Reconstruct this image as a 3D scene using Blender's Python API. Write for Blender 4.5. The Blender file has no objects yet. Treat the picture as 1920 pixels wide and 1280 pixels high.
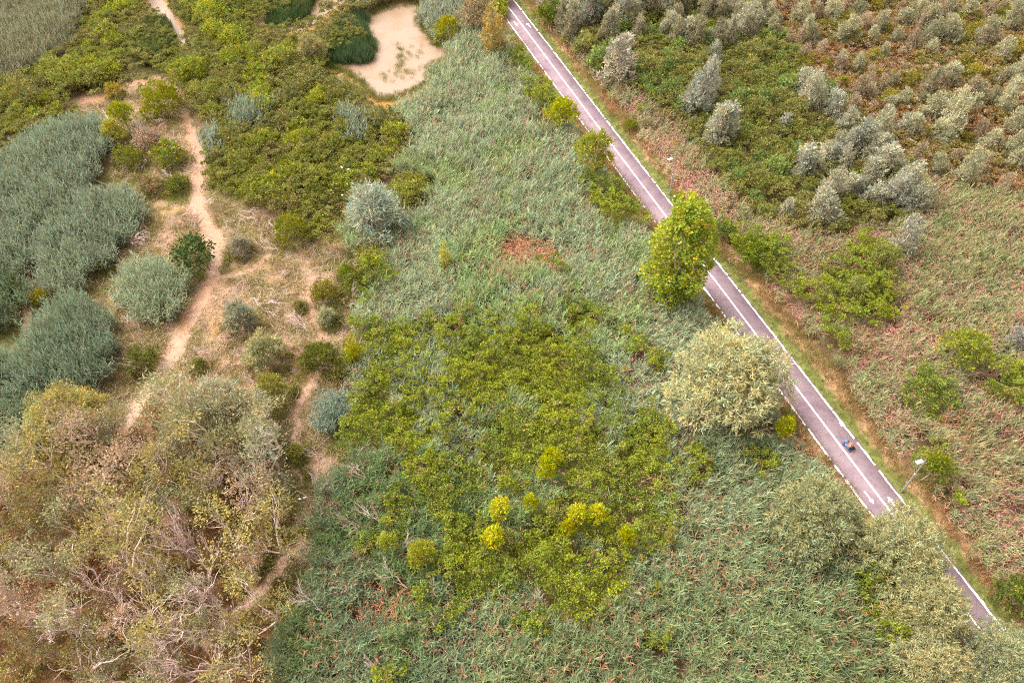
import bpy, math
import numpy as np
from mathutils import Vector, Matrix
S = bpy.context.scene
C = S.collection
# ---------------------------------------------------------------- camera, sky, sun, exposure
H = 54.0                                   # height of the viewpoint above the marsh, metres
F = 1387.0                                 # focal length for a 1920 wide frame
_n = np.array([52.0, -1156.0, -F]); _n /= np.linalg.norm(_n)
_Z = -_n; _v = np.array([0, 0, -1.0]); _Y = _v - (_v @ _Z) * _Z; _Y /= np.linalg.norm(_Y); _X = np.cross(_Y, _Z)
R = np.array([_X, _Y, _Z])
cd = bpy.data.cameras.new('camera'); cam = bpy.data.objects.new('camera', cd); C.objects.link(cam)
cd.sensor_width = 36.0; cd.lens = F / 1920 * 36.0; cd.clip_start = 0.5; cd.clip_end = 3000
M4 = Matrix.Identity(4)
for i in range(3):
    for j in range(3): M4[i][j] = float(R[i, j])
M4.translation = Vector((0, 0, H)); cam.matrix_world = M4
S.camera = cam
SUN_EL, SUN_AZ = math.radians(56), math.radians(-60)      # azimuth from +Y towards +X
w = bpy.data.worlds.new("World"); S.world = w; w.use_nodes = True
nt = w.node_tree; bg = nt.nodes['Background']
sky = nt.nodes.new('ShaderNodeTexSky'); sky.sky_type = 'NISHITA'; sky.sun_disc = False
sky.sun_elevation = SUN_EL; sky.sun_rotation = SUN_AZ; sky.dust_density = 6.0; sky.air_density = 1.0; sky.ozone_density = 1.0
hs = nt.nodes.new('ShaderNodeHueSaturation'); hs.inputs['Saturation'].default_value = 0.12
mx = nt.nodes.new('ShaderNodeMix'); mx.data_type = 'RGBA'; mx.blend_type = 'MULTIPLY'; mx.inputs[0].default_value = 1
mx.inputs[7].default_value = (1.0, 0.895, 0.875, 1)          # thin warm cloud cover
nt.links.new(sky.outputs[0], hs.inputs['Color']); nt.links.new(hs.outputs[0], mx.inputs[6]); nt.links.new(mx.outputs[2], bg.inputs['Color'])
bg.inputs['Strength'].default_value = 0.15
sd = bpy.data.lights.new('sun', 'SUN'); sd.energy = 0.8; sd.angle = math.radians(50); sd.color = (1.0, 0.93, 0.86)
so = bpy.data.objects.new('sun', sd); C.objects.link(so)
dv = Vector((math.sin(SUN_AZ) * math.cos(SUN_EL), math.cos(SUN_AZ) * math.cos(SUN_EL), math.sin(SUN_EL)))
so.rotation_euler = dv.to_track_quat('Z', 'Y').to_euler(); so.location = dv * 100
S.view_settings.view_transform = 'Standard'; S.view_settings.look = 'None'; S.view_settings.gamma = 1
S.view_settings.exposure = 1.75
S.cycles.use_denoising = False; S.cycles.filter_width = 1.15; S.cycles.max_bounces = 8; S.cycles.diffuse_bounces = 6; S.cycles.glossy_bounces = 1; S.cycles.transmission_bounces = 3
S.cycles.caustics_reflective = False; S.cycles.caustics_refractive = False

# ---------------------------------------------------------------- helpers: pixels of the photo <-> places in the marsh
rng = np.random.default_rng(7)
def at(px, py, h=0.0):
    d = R @ np.array([px - 960.0, 640.0 - py, -F]); t = (h - H) / d[2]
    return d * t + np.array([0, 0, H])
def proj(P):                               # (n,3) -> pixels
    q = (P - np.array([0, 0, H])) @ R
    return np.stack([960 + F * q[:, 0] / -q[:, 2], 640 - F * q[:, 1] / -q[:, 2]], 1)
def ppm(P):                                # photo pixels per metre at P
    return F / float(-((np.asarray(P) - np.array([0, 0, H])) @ R)[2])
def inside(px, poly):
    x, y = px[:, 0], px[:, 1]; r = np.zeros(len(px), bool); n = len(poly)
    for i in range(n):
        x1, y1 = poly[i]; x2, y2 = poly[(i + 1) % n]
        if y1 == y2: continue
        c = ((y1 > y) != (y2 > y)) & (x < (x2 - x1) * (y - y1) / (y2 - y1) + x1); r ^= c
    return r
def vn(x, y, s, seed=0):                   # smooth value noise 0..1
    x = np.asarray(x, float) / s + 1000; y = np.asarray(y, float) / s + 1000
    xi, yi = np.floor(x).astype(np.int64), np.floor(y).astype(np.int64); fx, fy = x - xi, y - yi
    fx = fx * fx * (3 - 2 * fx); fy = fy * fy * (3 - 2 * fy)
    def h(a, b):
        k = (a * 374761393 + b * 668265263 + seed * 974634777) & 0xffffffff
        k = ((k ^ (k >> 13)) * 1274126177) & 0xffffffff
        return ((k ^ (k >> 16)) & 0xffff) / 65535.0
    return (h(xi, yi) * (1 - fx) + h(xi + 1, yi) * fx) * (1 - fy) + (h(xi, yi + 1) * (1 - fx) + h(xi + 1, yi + 1) * fx) * fy
def fbm(x, y, s, seed=0):
    return (vn(x, y, s, seed) * .5 + vn(x, y, s / 2.1, seed + 1) * .3 + vn(x, y, s / 4.3, seed + 2) * .2)
def nrm(v): return v / (np.linalg.norm(v, axis=-1, keepdims=True) + 1e-9)

# ---------------------------------------------------------------- helpers: meshes and objects
def mesh_np(name, V, Q, col=None, mats=(), smooth=False, T=None):
    """V (n,3); Q (m,4) quads; col (m,3) per face colour factor."""
    me = bpy.data.meshes.new(name); V = np.asarray(V, np.float32); Q = np.asarray(Q, np.int32)
    me.vertices.add(len(V)); me.vertices.foreach_set('co', V.ravel())
    k = Q.shape[1]
    me.loops.add(Q.size); me.loops.foreach_set('vertex_index', Q.ravel())
    me.polygons.add(len(Q)); me.polygons.foreach_set('loop_start', np.arange(0, Q.size, k, dtype=np.int32))
    me.polygons.foreach_set('loop_total', np.full(len(Q), k, np.int32))
    if col is not None:
        a = me.attributes.new('col', 'FLOAT_COLOR', 'FACE')
        a.data.foreach_set('color', np.concatenate([col, np.ones((len(col), 1))], 1).astype(np.float32).ravel())
    if smooth: me.polygons.foreach_set('use_smooth', np.ones(len(Q), bool))
    for m in mats: me.materials.append(m)
    me.update(calc_edges=True); me.validate()
    return me
def link(name, me, parent=None):
    o = bpy.data.objects.new(name, me); C.objects.link(o)
    if parent: o.parent = parent
    return o
def tag(o, label=None, cat=None, group=None, kind=None):
    if label: o['label'] = label
    if cat: o['category'] = cat
    if group: o['group'] = group
    if kind: o['kind'] = kind
    return o
def join(parts):
    Vs, Qs, Cs, n = [], [], [], 0
    for V, Q, c in parts:
        Vs.append(V); Qs.append(Q + n); Cs.append(c); n += len(V)
    return np.concatenate(Vs), np.concatenate(Qs), np.concatenate(Cs)
def leaves(P, D, L, W, col, g):            # diamond leaves
    D = nrm(D); sd_ = nrm(np.cross(D, g.normal(size=P.shape))); L = L[:, None]; W = W[:, None]
    nn = np.cross(D, sd_) * L * .06
    V = np.stack([P, P + D * L * .45 + sd_ * W / 2 + nn, P + D * L, P + D * L * .45 - sd_ * W / 2 + nn], 1).reshape(-1, 3)
    return V, np.arange(len(V)).reshape(-1, 4), col
def tube(pts, rad, n=5, c=(1, 1, 1)):
    pts = np.asarray(pts, float); rad = np.asarray(rad, float)
    t = nrm(np.gradient(pts, axis=0)); ref = np.array([0.31, 0.77, 0.55]) if abs(t[0] @ np.array([0.31, 0.77, 0.55])) < .9 else np.array([1., 0, 0])
    a = nrm(np.cross(t, ref)); b = np.cross(t, a); an = np.arange(n) / n * 2 * math.pi
    V = (pts[:, None] + rad[:, None, None] * (np.cos(an)[None, :, None] * a[:, None] + np.sin(an)[None, :, None] * b[:, None])).reshape(-1, 3)
    k = len(pts); i, j = np.meshgrid(np.arange(k - 1), np.arange(n), indexing='ij'); j2 = (j + 1) % n
    Q = np.stack([i * n + j, i * n + j2, (i + 1) * n + j2, (i + 1) * n + j], -1).reshape(-1, 4)
    return V, Q, np.tile(np.array(c, float), (len(Q), 1))
def curve(a, b, g, bend=.12, k=6):
    a, b = np.asarray(a, float), np.asarray(b, float); t = np.linspace(0, 1, k)[:, None]; L = np.linalg.norm(b - a)
    o1, o2 = g.normal(size=3) * L * bend, g.normal(size=3) * L * bend * .5
    return a + (b - a) * t + o1 * np.sin(math.pi * t) + o2 * np.sin(2 * math.pi * t)
def boughs(p, d, L, r, depth, g, out, up=.1, spread=.55, n=3):
    d = nrm(d); q = p + d * L
    pts = curve(p, q, g, .07, 5); out.append(tube(pts, np.linspace(r, r * .62, 5), 4, np.ones(3) * g.uniform(.8, 1.15)))
    if depth == 0: return
    for i in range(n):
        t = g.uniform(.35, 1.0) if i else 1.0
        pp = pts[0] + (pts[-1] - pts[0]) * t if t < 1 else pts[-1]
        pp = pts[min(4, int(t * 4))]
        nd = d + g.normal(size=3) * spread + np.array([0, 0, up])
        boughs(pp, nd, L * g.uniform(.55, .9), r * g.uniform(.50, .64), depth - 1, g, out, up, spread, n)

# ---------------------------------------------------------------- materials
def newmat(name):
    m = bpy.data.materials.new(name); m.use_nodes = True; t = m.node_tree
    return m, t, t.nodes['Principled BSDF'], t.nodes['Material Output']
def leafmat(name, src, trans=.36, rough=.6):
    m, t, b, o = newmat(name); N, K = t.nodes, t.links
    a = N.new('ShaderNodeAttribute'); a.attribute_name = 'col'
    if src == 'object':
        s_ = N.new('ShaderNodeObjectInfo'); out = s_.outputs['Color']
    else:
        s_ = N.new('ShaderNodeAttribute'); s_.attribute_type = 'INSTANCER'; s_.attribute_name = 'tint'; out = s_.outputs['Color']
    x = N.new('ShaderNodeMix'); x.data_type = 'RGBA'; x.blend_type = 'MULTIPLY'; x.inputs[0].default_value = 1
    K.new(a.outputs['Color'], x.inputs[6]); K.new(out, x.inputs[7])
    hv = N.new('ShaderNodeHueSaturation'); hv.inputs['Saturation'].default_value = 1.09; K.new(x.outputs[2], hv.inputs['Color']); K.new(hv.outputs[0], b.inputs['Base Color'])
    b.inputs['Roughness'].default_value = rough; b.inputs['Specular IOR Level'].default_value = .25
    tr = N.new('ShaderNodeBsdfTranslucent'); K.new(hv.outputs[0], tr.inputs['Color'])
    ms = N.new('ShaderNodeMixShader'); ms.inputs[0].default_value = trans
    K.new(b.outputs[0], ms.inputs[1]); K.new(tr.outputs[0], ms.inputs[2]); K.new(ms.outputs[0], o.inputs['Surface'])
    return m
LEAF = leafmat('foliage', 'object'); LEAFI = leafmat('foliage_carpet', 'instancer')
def plain(name, col, rough=.6, var=.25, scale=3.0, metal=0.0, bump=0.0, usecol=False):
    m, t, b, o = newmat(name); N, K = t.nodes, t.links
    tc = N.new('ShaderNodeTexCoord'); nz = N.new('ShaderNodeTexNoise'); nz.inputs['Scale'].default_value = scale; nz.inputs['Detail'].default_value = 6
    K.new(tc.outputs['Object'], nz.inputs['Vector'])
    r = N.new('ShaderNodeValToRGB'); c = np.array(col)
    r.color_ramp.elements[0].position = .3; r.color_ramp.elements[1].position = .7
    r.color_ramp.elements[0].color = (*(c * (1 - var)), 1); r.color_ramp.elements[1].color = (*np.minimum(c * (1 + var), .95), 1)
    K.new(nz.outputs['Fac'], r.inputs['Fac']); src = r.outputs['Color']
    if usecol:
        a = N.new('ShaderNodeAttribute'); a.attribute_name = 'col'
        x = N.new('ShaderNodeMix'); x.data_type = 'RGBA'; x.blend_type = 'MULTIPLY'; x.inputs[0].default_value = 1
        K.new(src, x.inputs[6]); K.new(a.outputs['Color'], x.inputs[7]); src = x.outputs[2]
    K.new(src, b.inputs['Base Color']); b.inputs['Roughness'].default_value = rough; b.inputs['Metallic'].default_value = metal
    b.inputs['Specular IOR Level'].default_value = .3
    if bump:
        bp = N.new('ShaderNodeBump'); bp.inputs['Strength'].default_value = bump; bp.inputs['Distance'].default_value = .05
        K.new(nz.outputs['Fac'], bp.inputs['Height']); K.new(bp.outputs[0], b.inputs['Normal'])
    return m
BARK = plain('bark', (.30, .23, .18), .85, .3, 4, usecol=True)
DEAD = plain('dead_wood', (.64, .50, .45), .85, .25, 3, usecol=True)
BARKP = plain('pale_bark', (.55, .44, .37), .85, .3, 3, usecol=True)

# ---------------------------------------------------------------- what grows where (outlines on the ground, read at photo pixels)
POND = [[(596,112),(640,108),(690,112),(704,90),(690,62),(668,47),(690,30),(740,6),(790,6),(782,40),(800,60),(815,84),(858,96),(830,118),(800,125),(806,150),(790,165),(740,186),(704,186),(672,150),(640,132)],
        [(490,60),(520,42),(556,35),(590,12),(610,-8),(660,-8),(640,12),(610,30),(590,50),(555,62)],
        [(276,-10),(310,-10),(315,20),(330,42),(355,62),(352,84),(334,84),(322,62),(306,40),(280,26)]]
MUD = [(130,190),(170,168),(215,152),(300,148),(345,160),(372,235),(408,320),(436,372),(520,384),(600,440),(655,466),(668,490),(690,520),(664,560),(640,600),(668,640),(650,700),(668,770),(640,850),(625,900),(585,940),(610,1010),(590,1080),(520,1150),(470,1160),(400,1100),(380,900),(470,760),(330,700),(240,860),(190,760),(205,640),(196,560),(150,545),(190,470),(262,430),(290,380),(215,340),(180,270),(150,225)]
WOOD = [(-260,800),(20,790),(40,735),(130,715),(190,740),(225,800),(310,715),(400,705),(480,735),(520,820),(505,900),(530,960),(545,1010),(500,1090),(540,1160),(505,1210),(520,1300),(500,1450),(-260,1450)]
UPPER = [(-200,300),(-200,150),(0,140),(60,130),(120,90),(165,20),(170,-60),(960,-60),(960,60),(900,70),(860,30),(800,10),(600,110),(660,150),(735,190),(770,230),(775,285),(735,320),(810,330),(800,390),(750,400),(700,345),(655,375),(640,466),(600,450),(520,395),(440,375),(385,345),(375,240),(345,170),(300,150),(215,158),(130,185),(150,215),(80,240),(0,300),(-60,330)]
GREENWOOD = [(1010,-70),(1410,-70),(1432,30),(1480,95),(1560,190),(1650,250),(1710,325),(1745,370),(1720,405),(1650,415),(1560,440),(1500,430),(1430,400),(1380,370),(1320,295),(1265,225),(1185,165),(1110,120),(1080,70),(1030,20)]
RUSTWOOD = [(1410,-70),(2090,-70),(2090,400),(1920,352),(1745,335),(1712,320),(1650,250),(1560,190),(1480,95),(1432,30)]
BRAM = [[(690,640),(780,590),(900,585),(1000,610),(1080,640),(1140,690),(1190,740),(1230,790),(1260,850),(1290,910),(1290,990),(1240,1030),(1180,950),(1100,900),(1040,865),(930,885),(870,935),(820,975),(760,935),(740,865),(690,835),(640,875),(600,850),(650,760),(690,700)],
        [(800,985),(870,960),(960,1000),(1050,950),(1140,960),(1200,1020),(1180,1100),(1130,1170),(1060,1150),(990,1100),(900,1120),(840,1160),(780,1150),(790,1090),(860,1030)],
        [(960,1160),(1040,1150),(1030,1200),(970,1190)], [(770,1110),(830,1110),(850,1170),(790,1175)], [(1210,1195),(1250,1195),(1250,1225),(1210,1220)],
        [(1055,560),(1110,560),(1115,625),(1060,625)], [(960,70),(1000,90),(1030,150),(1045,185),(1020,215),(985,170),(955,110)],
        [(1715,845),(1765,850),(1795,945),(1740,965),(1700,905)], [(1545,490),(1640,485),(1700,590),(1620,595),(1550,540)],
        [(1715,685),(1790,735),(1770,800),(1715,760)], [(960,570),(1010,560),(1020,590),(970,600)], [(1690,930),(1760,960),(1770,1010),(1720,980)],
        [(1590,580),(1500,520),(1480,540),(1560,600)], [(1850,1120),(1960,1080),(1990,1180),(1880,1180)], [(1340,420),(1470,450),(1480,530),(1380,510)], [(1840,690),(1960,690),(1960,760),(1880,760)],
        [(1090,330),(1200,350),(1210,420),(1120,420)], [(640,470),(720,460),(730,540),(660,560)]]
DRY = [[(915,450),(980,425),(1050,450),(1085,490),(1010,512),(940,512)], [(700,1085),(780,1085),(770,1150),(690,1170),(650,1150)], [(975,440),(1020,440),(1020,480),(975,480)],
       [(1740,780),(1800,760),(1820,810),(1770,820)], [(1300,560),(1330,560),(1375,610),(1330,600)], [(1470,770),(1500,780),(1540,850),(1490,830)]]
PATCH = [[(1090,715),(1180,715),(1210,790),(1150,840),(1085,780)]]
AX, AY = 2.6, 0.0
_c = [at(*p)[:2] for p in [(965,30.2),(1117.9,231.8),(1331.2,519),(1475.3,707),(1592.8,860),(1676.8,969.2),(1841.4,1184.2)]]
_k = np.polyfit([p[1] for p in _c], [p[0] for p in _c], 1)
PD = nrm(np.array([_k[0], 1.0])); PN = np.array([PD[1], -PD[0]]); P0 = np.array([_k[1], 0.0])
def off(x, y): return (x - P0[0]) * PN[0] + (y - P0[1]) * PN[1]         # metres right of the centre line
def onpath(s, o): return P0 + PD * s + PN * o
CHAN = [([(345,212,9),(356,246,9),(374,280,10),(372,330,11),(366,370,13),(382,410,14),(402,450,14),(406,495,13),(396,525,13),(368,575,14),(340,628,16),(322,668,16),(290,715,13),(254,760,13),(232,815,12)]),
        ([(402,520,5),(440,517,4),(470,507,5),(508,476,5)]), ([(150,190,10),(205,178,8),(240,157,9),(290,153,9),(330,162,7)]),
        ([(600,700,8),(575,732,6),(557,760,6),(560,795,6),(552,830,8),(570,860,5)]), ([(570,1010,8),(540,1040,9),(515,1075,10),(490,1110,10),(430,1160,12),(380,1215,12)]),
        ([(47,500,6),(50,560,9),(52,600,7),(48,640,5)]), ([(585,520,7),(580,560,7),(590,600,7),(610,640,6)]), ([(-10,840,14),(40,850,16),(90,880,12)])]
def near_chan(px, pad=0):
    r = np.zeros(len(px), bool)
    for L in CHAN:
        for a, b in zip(L[:-1], L[1:]):
            A, B = np.array(a[:2], float), np.array(b[:2], float); ab = B - A
            t = np.clip(((px - A) @ ab) / (ab @ ab), 0, 1); d = np.linalg.norm(px - A - t[:, None] * ab, axis=1)
            r |= d < (a[2] * (1 - t) + b[2] * t) + pad
    return r

# ---------------------------------------------------------------- ground, water, path
xs = np.concatenate([[-1500, -600, -250, -150], np.arange(-112, 112.1, .5), [150, 250, 600, 1500]])
ys = np.concatenate([[-1000, -300, -60, -10], np.arange(4, 150.1, .5), [200, 350, 800, 3000]])
gx, gy = np.meshgrid(xs, ys); GX, GY = gx.ravel(), gy.ravel(); GZ = np.zeros_like(GX)
okp = (GY > 2)
pp = np.zeros((len(GX), 2)) - 9999; pp[okp] = proj(np.stack([GX, GY, GZ], 1)[okp])
n1, n2, n3 = fbm(GX, GY, 9, 3), fbm(GX, GY, 3, 11), fbm(GX, GY, 1.4, 21)
pj = pp + (np.stack([n2, fbm(GX, GY, 3, 15)], 1) - .5) * 34
def mixc(c, m, k): return c * (1 - m[:, None]) + np.asarray(k) * m[:, None]
gc = np.tile(np.array([.17, .095, .07]), (len(GX), 1))
gc = mixc(gc, np.clip(n1 * 2.2 - .7, 0, 1), (.12, .12, .04))
gc = mixc(gc, (inside(pj, RUSTWOOD)) * 1.0, (.20, .10, .04))
gc = mixc(gc, (inside(pj, WOOD)) * .9, (.22, .12, .06))
mud = inside(pj, MUD) & ~(inside(pj, WOOD))
mc = np.tile(np.array([.27, .185, .115]), (len(GX), 1))
mc = mixc(mc, np.clip(n2 * 3 - 1.25, 0, 1) * .85, (.20, .185, .065))
mc = mixc(mc, np.clip(fbm(GX, GY, 4, 31) * 4 - 2.2, 0, 1) * .8, (.36, .19, .06))
mc = mixc(mc, np.clip(n3 * 4 - 2.3, 0, 1) * .6, (.20, .19, .06))
mc = mixc(mc, np.clip(fbm(GX, GY, 2, 41) * 4 - 2.2, 0, 1) * .6, (.32, .235, .18))
gc = np.where(mud[:, None], mc, gc)
bm_ = np.zeros(len(GX), bool)
for P_ in BRAM: bm_ |= inside(pj, P_)
gc = np.where(bm_[:, None], np.array([.10, .105, .03]), gc)
wet = np.zeros(len(GX), bool)
for P_ in POND:
    cx_, cy_ = np.mean(P_, 0); wet |= inside(pj, [(cx_ + (x - cx_) * 1.12, cy_ + (y - cy_) * 1.14) for x, y in P_])
gc = np.where(wet[:, None], np.array([.34, .19, .06]), gc)
o_ = off(GX, GY) + (n2 - .5) * 1.2
vg = (o_ > 1.2) & (o_ < 2.9); vd = (o_ >= 2.9) & (o_ < 4.2)
gc = np.where(vg[:, None], np.array([.13, .15, .04]) * (.7 + .6 * n3[:, None]), gc)
gc = np.where(vd[:, None], np.array([.34, .22, .12]) * (.7 + .6 * n3[:, None]), gc)
vl = (o_ < -1.2) & (o_ > -3.6)
gc = np.where(vl[:, None], np.where((fbm(GX, GY, 8, 51) > .5)[:, None], np.array([.12, .14, .04]), np.array([.33, .21, .115])) * (.7 + .6 * n3[:, None]), gc)
ny, nx = gx.shape; ii, jj = np.meshgrid(np.arange(ny - 1), np.arange(nx - 1), indexing='ij')
GQ = np.stack([ii * nx + jj, ii * nx + jj + 1, (ii + 1) * nx + jj + 1, (ii + 1) * nx + jj], -1).reshape(-1, 4)
GM, t_, b_, _o = newmat('marsh_soil')
a_ = t_.nodes.new('ShaderNodeAttribute'); a_.attribute_name = 'soil'
tc_ = t_.nodes.new('ShaderNodeTexCoord'); nz_ = t_.nodes.new('ShaderNodeTexNoise'); nz_.inputs['Scale'].default_value = 1.6; nz_.inputs['Detail'].default_value = 10; nz_.inputs['Roughness'].default_value = .7
t_.links.new(tc_.outputs['Object'], nz_.inputs['Vector'])
rp_ = t_.nodes.new('ShaderNodeValToRGB'); rp_.color_ramp.elements[0].position = .3; rp_.color_ramp.elements[0].color = (.55, .55, .5, 1); rp_.color_ramp.elements[1].position = .7; rp_.color_ramp.elements[1].color = (1.35, 1.3, 1.25, 1)
t_.links.new(nz_.outputs['Fac'], rp_.inputs['Fac'])
x_ = t_.nodes.new('ShaderNodeMix'); x_.data_type = 'RGBA'; x_.blend_type = 'MULTIPLY'; x_.inputs[0].default_value = 1
t_.links.new(a_.outputs['Color'], x_.inputs[6]); t_.links.new(rp_.outputs[0], x_.inputs[7]); t_.links.new(x_.outputs[2], b_.inputs['Base Color'])
b_.inputs['Roughness'].default_value = .9; b_.inputs['Specular IOR Level'].default_value = .2
bp_ = t_.nodes.new('ShaderNodeBump'); bp_.inputs['Strength'].default_value = .6; bp_.inputs['Distance'].default_value = .15
t_.links.new(nz_.outputs['Fac'], bp_.inputs['Height']); t_.links.new(bp_.outputs[0], b_.inputs['Normal'])
gm = mesh_np('ground', np.stack([GX, GY, GZ], 1), GQ, None, [GM])
at_ = gm.attributes.new('soil', 'FLOAT_COLOR', 'POINT'); at_.data.foreach_set('color', np.concatenate([gc, np.ones((len(gc), 1))], 1).astype(np.float32).ravel())
tag(link('ground', gm), kind='structure')

def watermat(name, col, col2, rough, scale):
    m, t, b, o = newmat(name); N, K = t.nodes, t.links
    tc = N.new('ShaderNodeTexCoord'); nz = N.new('ShaderNodeTexNoise'); nz.inputs['Scale'].default_value = scale; nz.inputs['Detail'].default_value = 8; nz.inputs['Roughness'].default_value = .65
    K.new(tc.outputs['Object'], nz.inputs['Vector'])
    r = N.new('ShaderNodeValToRGB'); e = r.color_ramp.elements
    e[0].position = .30; e[0].color = (*col2, 1); e[1].position = .52; e[1].color = (*col, 1)
    n2_ = N.new('ShaderNodeTexNoise'); n2_.inputs['Scale'].default_value = 2.2; n2_.inputs['Detail'].default_value = 10; n2_.inputs['Roughness'].default_value = .8
    K.new(tc.outputs['Object'], n2_.inputs['Vector'])
    r2 = N.new('ShaderNodeValToRGB'); r2.color_ramp.elements[0].position = .56; r2.color_ramp.elements[0].color = (0, 0, 0, 1); r2.color_ramp.elements[1].position = .72; r2.color_ramp.elements[1].color = (1, 1, 1, 1)
    K.new(n2_.outputs['Fac'], r2.inputs['Fac'])
    x = N.new('ShaderNodeMix'); x.data_type = 'RGBA'; K.new(r2.outputs['Color'], x.inputs[0]); K.new(r.outputs['Color'], x.inputs[6]); x.inputs[7].default_value = (.22, .18, .09, 1)
    K.new(nz.outputs['Fac'], r.inputs['Fac']); K.new(x.outputs[2], b.inputs['Base Color'])
    b.inputs['Roughness'].default_value = rough; b.inputs['Specular IOR Level'].default_value = .4
    return m
PONDM = watermat('turbid_pond_water', (.245, .178, .118), (.20, .135, .065), .3, .25)
CHANM = watermat('muddy_channel_water', (.29, .165, .088), (.25, .13, .045), .45, .22)
def smooth_poly(P_, k=2):
    P_ = np.array(P_, float)
    for _ in range(k):
        q = np.roll(P_, -1, 0); P_ = np.stack([P_ * .75 + q * .25, P_ * .25 + q * .75], 1).reshape(-1, 2)
    return P_
def flat_poly(pts):
    me = bpy.data.meshes.new('sheet'); me.from_pydata([tuple(p) for p in pts], [], [list(range(len(pts)))]); me.update(); return me
for P_ in POND:
    q = smooth_poly(P_, 2); W_ = np.array([at(x, y, .03) for x, y in q])
    W_[:, :2] += (np.stack([vn(W_[:, 0], W_[:, 1], 2.2, 5), vn(W_[:, 0], W_[:, 1], 2.2, 6)], 1) - .5) * 1.2
    me = flat_poly(W_); me.materials.append(PONDM); tag(link('pond_water', me), kind='structure')
for ci, L in enumerate(CHAN):
    a = np.array(L, float); t = np.linspace(0, len(a) - 1, (len(a) - 1) * 6 + 1); c = np.stack([np.interp(t, np.arange(len(a)), a[:, k]) for k in range(3)], 1)
    for _ in range(2): c[1:-1] = (c[:-2] + 2 * c[1:-1] + c[2:]) / 4
    W_ = np.array([at(x, y, .014 + .004 * ci) for x, y, _ in c]); wid = np.array([1.12 * r_ / ppm(p) for (_, _, r_), p in zip(c, W_)])
    d = nrm(np.gradient(W_, axis=0)); nl = np.stack([-d[:, 1], d[:, 0], np.zeros(len(d))], 1)
    wl = wid * (0.8 + .5 * vn(W_[:, 0], W_[:, 1], 1.0, 8)); wr = wid * (0.8 + .5 * vn(W_[:, 0], W_[:, 1], 1.0, 9))
    V = np.concatenate([W_ + nl * wl[:, None], W_ - nl * wr[:, None]]); n = len(W_); i = np.arange(n - 1)
    tag(link('muddy_channel', mesh_np('muddy_channel', V, np.stack([i, i + 1, n + i + 1, n + i], 1)[:, ::-1], None, [CHANM])), kind='structure')

# the path with its painted markings
def asphalt():
    m, t, b, o = newmat('mauve_asphalt'); N, K = t.nodes, t.links
    tc = N.new('ShaderNodeTexCoord')
    def nz(s, d, r=.6):
        q = N.new('ShaderNodeTexNoise'); q.inputs['Scale'].default_value = s; q.inputs['Detail'].default_value = d; q.inputs['Roughness'].default_value = r; K.new(tc.outputs['Object'], q.inputs['Vector']); return q
    a, f_ = nz(.35, 5), nz(14, 6, .8)
    r = N.new('ShaderNodeValToRGB'); r.color_ramp.elements[0].position = .3; r.color_ramp.elements[0].color = (.205, .150, .174, 1); r.color_ramp.elements[1].position = .72; r.color_ramp.elements[1].color = (.272, .214, .224, 1)
    K.new(a.outputs['Fac'], r.inputs['Fac'])
    r2 = N.new('ShaderNodeValToRGB'); r2.color_ramp.elements[0].color = (.6, .6, .6, 1); r2.color_ramp.elements[0].position = .25; r2.color_ramp.elements[1].color = (1.25, 1.25, 1.25, 1); r2.color_ramp.elements[1].position = .8
    K.new(f_.outputs['Fac'], r2.inputs['Fac'])
    x = N.new('ShaderNodeMix'); x.data_type = 'RGBA'; x.blend_type = 'MULTIPLY'; x.inputs[0].default_value = 1
    K.new(r.outputs[0], x.inputs[6]); K.new(r2.outputs[0], x.inputs[7]); K.new(x.outputs[2], b.inputs['Base Color'])
    vr = N.new('ShaderNodeTexVoronoi'); vr.feature = 'DISTANCE_TO_EDGE'; vr.inputs['Scale'].default_value = .45
    wv = N.new('ShaderNodeMix'); wv.data_type = 'VECTOR'; wv.inputs[0].default_value = .12; K.new(tc.outputs['Object'], wv.inputs[4]); q4 = nz(1.1, 4); K.new(q4.outputs['Color'], wv.inputs[5]); K.new(wv.outputs[1], vr.inputs['Vector'])
    r3 = N.new('ShaderNodeValToRGB'); r3.color_ramp.elements[0].color = (.72, .70, .72, 1); r3.color_ramp.elements[1].position = .012; r3.color_ramp.elements[1].color = (1, 1, 1, 1); K.new(vr.outputs['Distance'], r3.inputs['Fac'])
    p1 = nz(.9, 3); r4 = N.new('ShaderNodeValToRGB'); r4.color_ramp.elements[0].position = .36; r4.color_ramp.elements[0].color = (.82, .80, .84, 1); r4.color_ramp.elements[1].position = .5; r4.color_ramp.elements[1].color = (1, 1, 1, 1); K.new(p1.outputs['Fac'], r4.inputs['Fac'])
    last = x.outputs[2]
    for rr in (r3, r4):
        y = N.new('ShaderNodeMix'); y.data_type = 'RGBA'; y.blend_type = 'MULTIPLY'; y.inputs[0].default_value = 1; K.new(last, y.inputs[6]); K.new(rr.outputs[0], y.inputs[7]); last = y.outputs[2]
    K.new(last, b.inputs['Base Color'])
    b.inputs['Roughness'].default_value = .85; b.inputs['Specular IOR Level'].default_value = .25
    return m
ASPH = asphalt(); PAINT = plain('white_road_paint', (.80, .78, .76), .6, .10, 6)
ss = np.arange(6, 140, .4); wob = np.interp(ss, [6, 20, 31, 38, 52, 62, 78, 105, 140], np.array([.06, .06, .02, .03, .02, -.03, -.05, .06, .06]))
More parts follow.
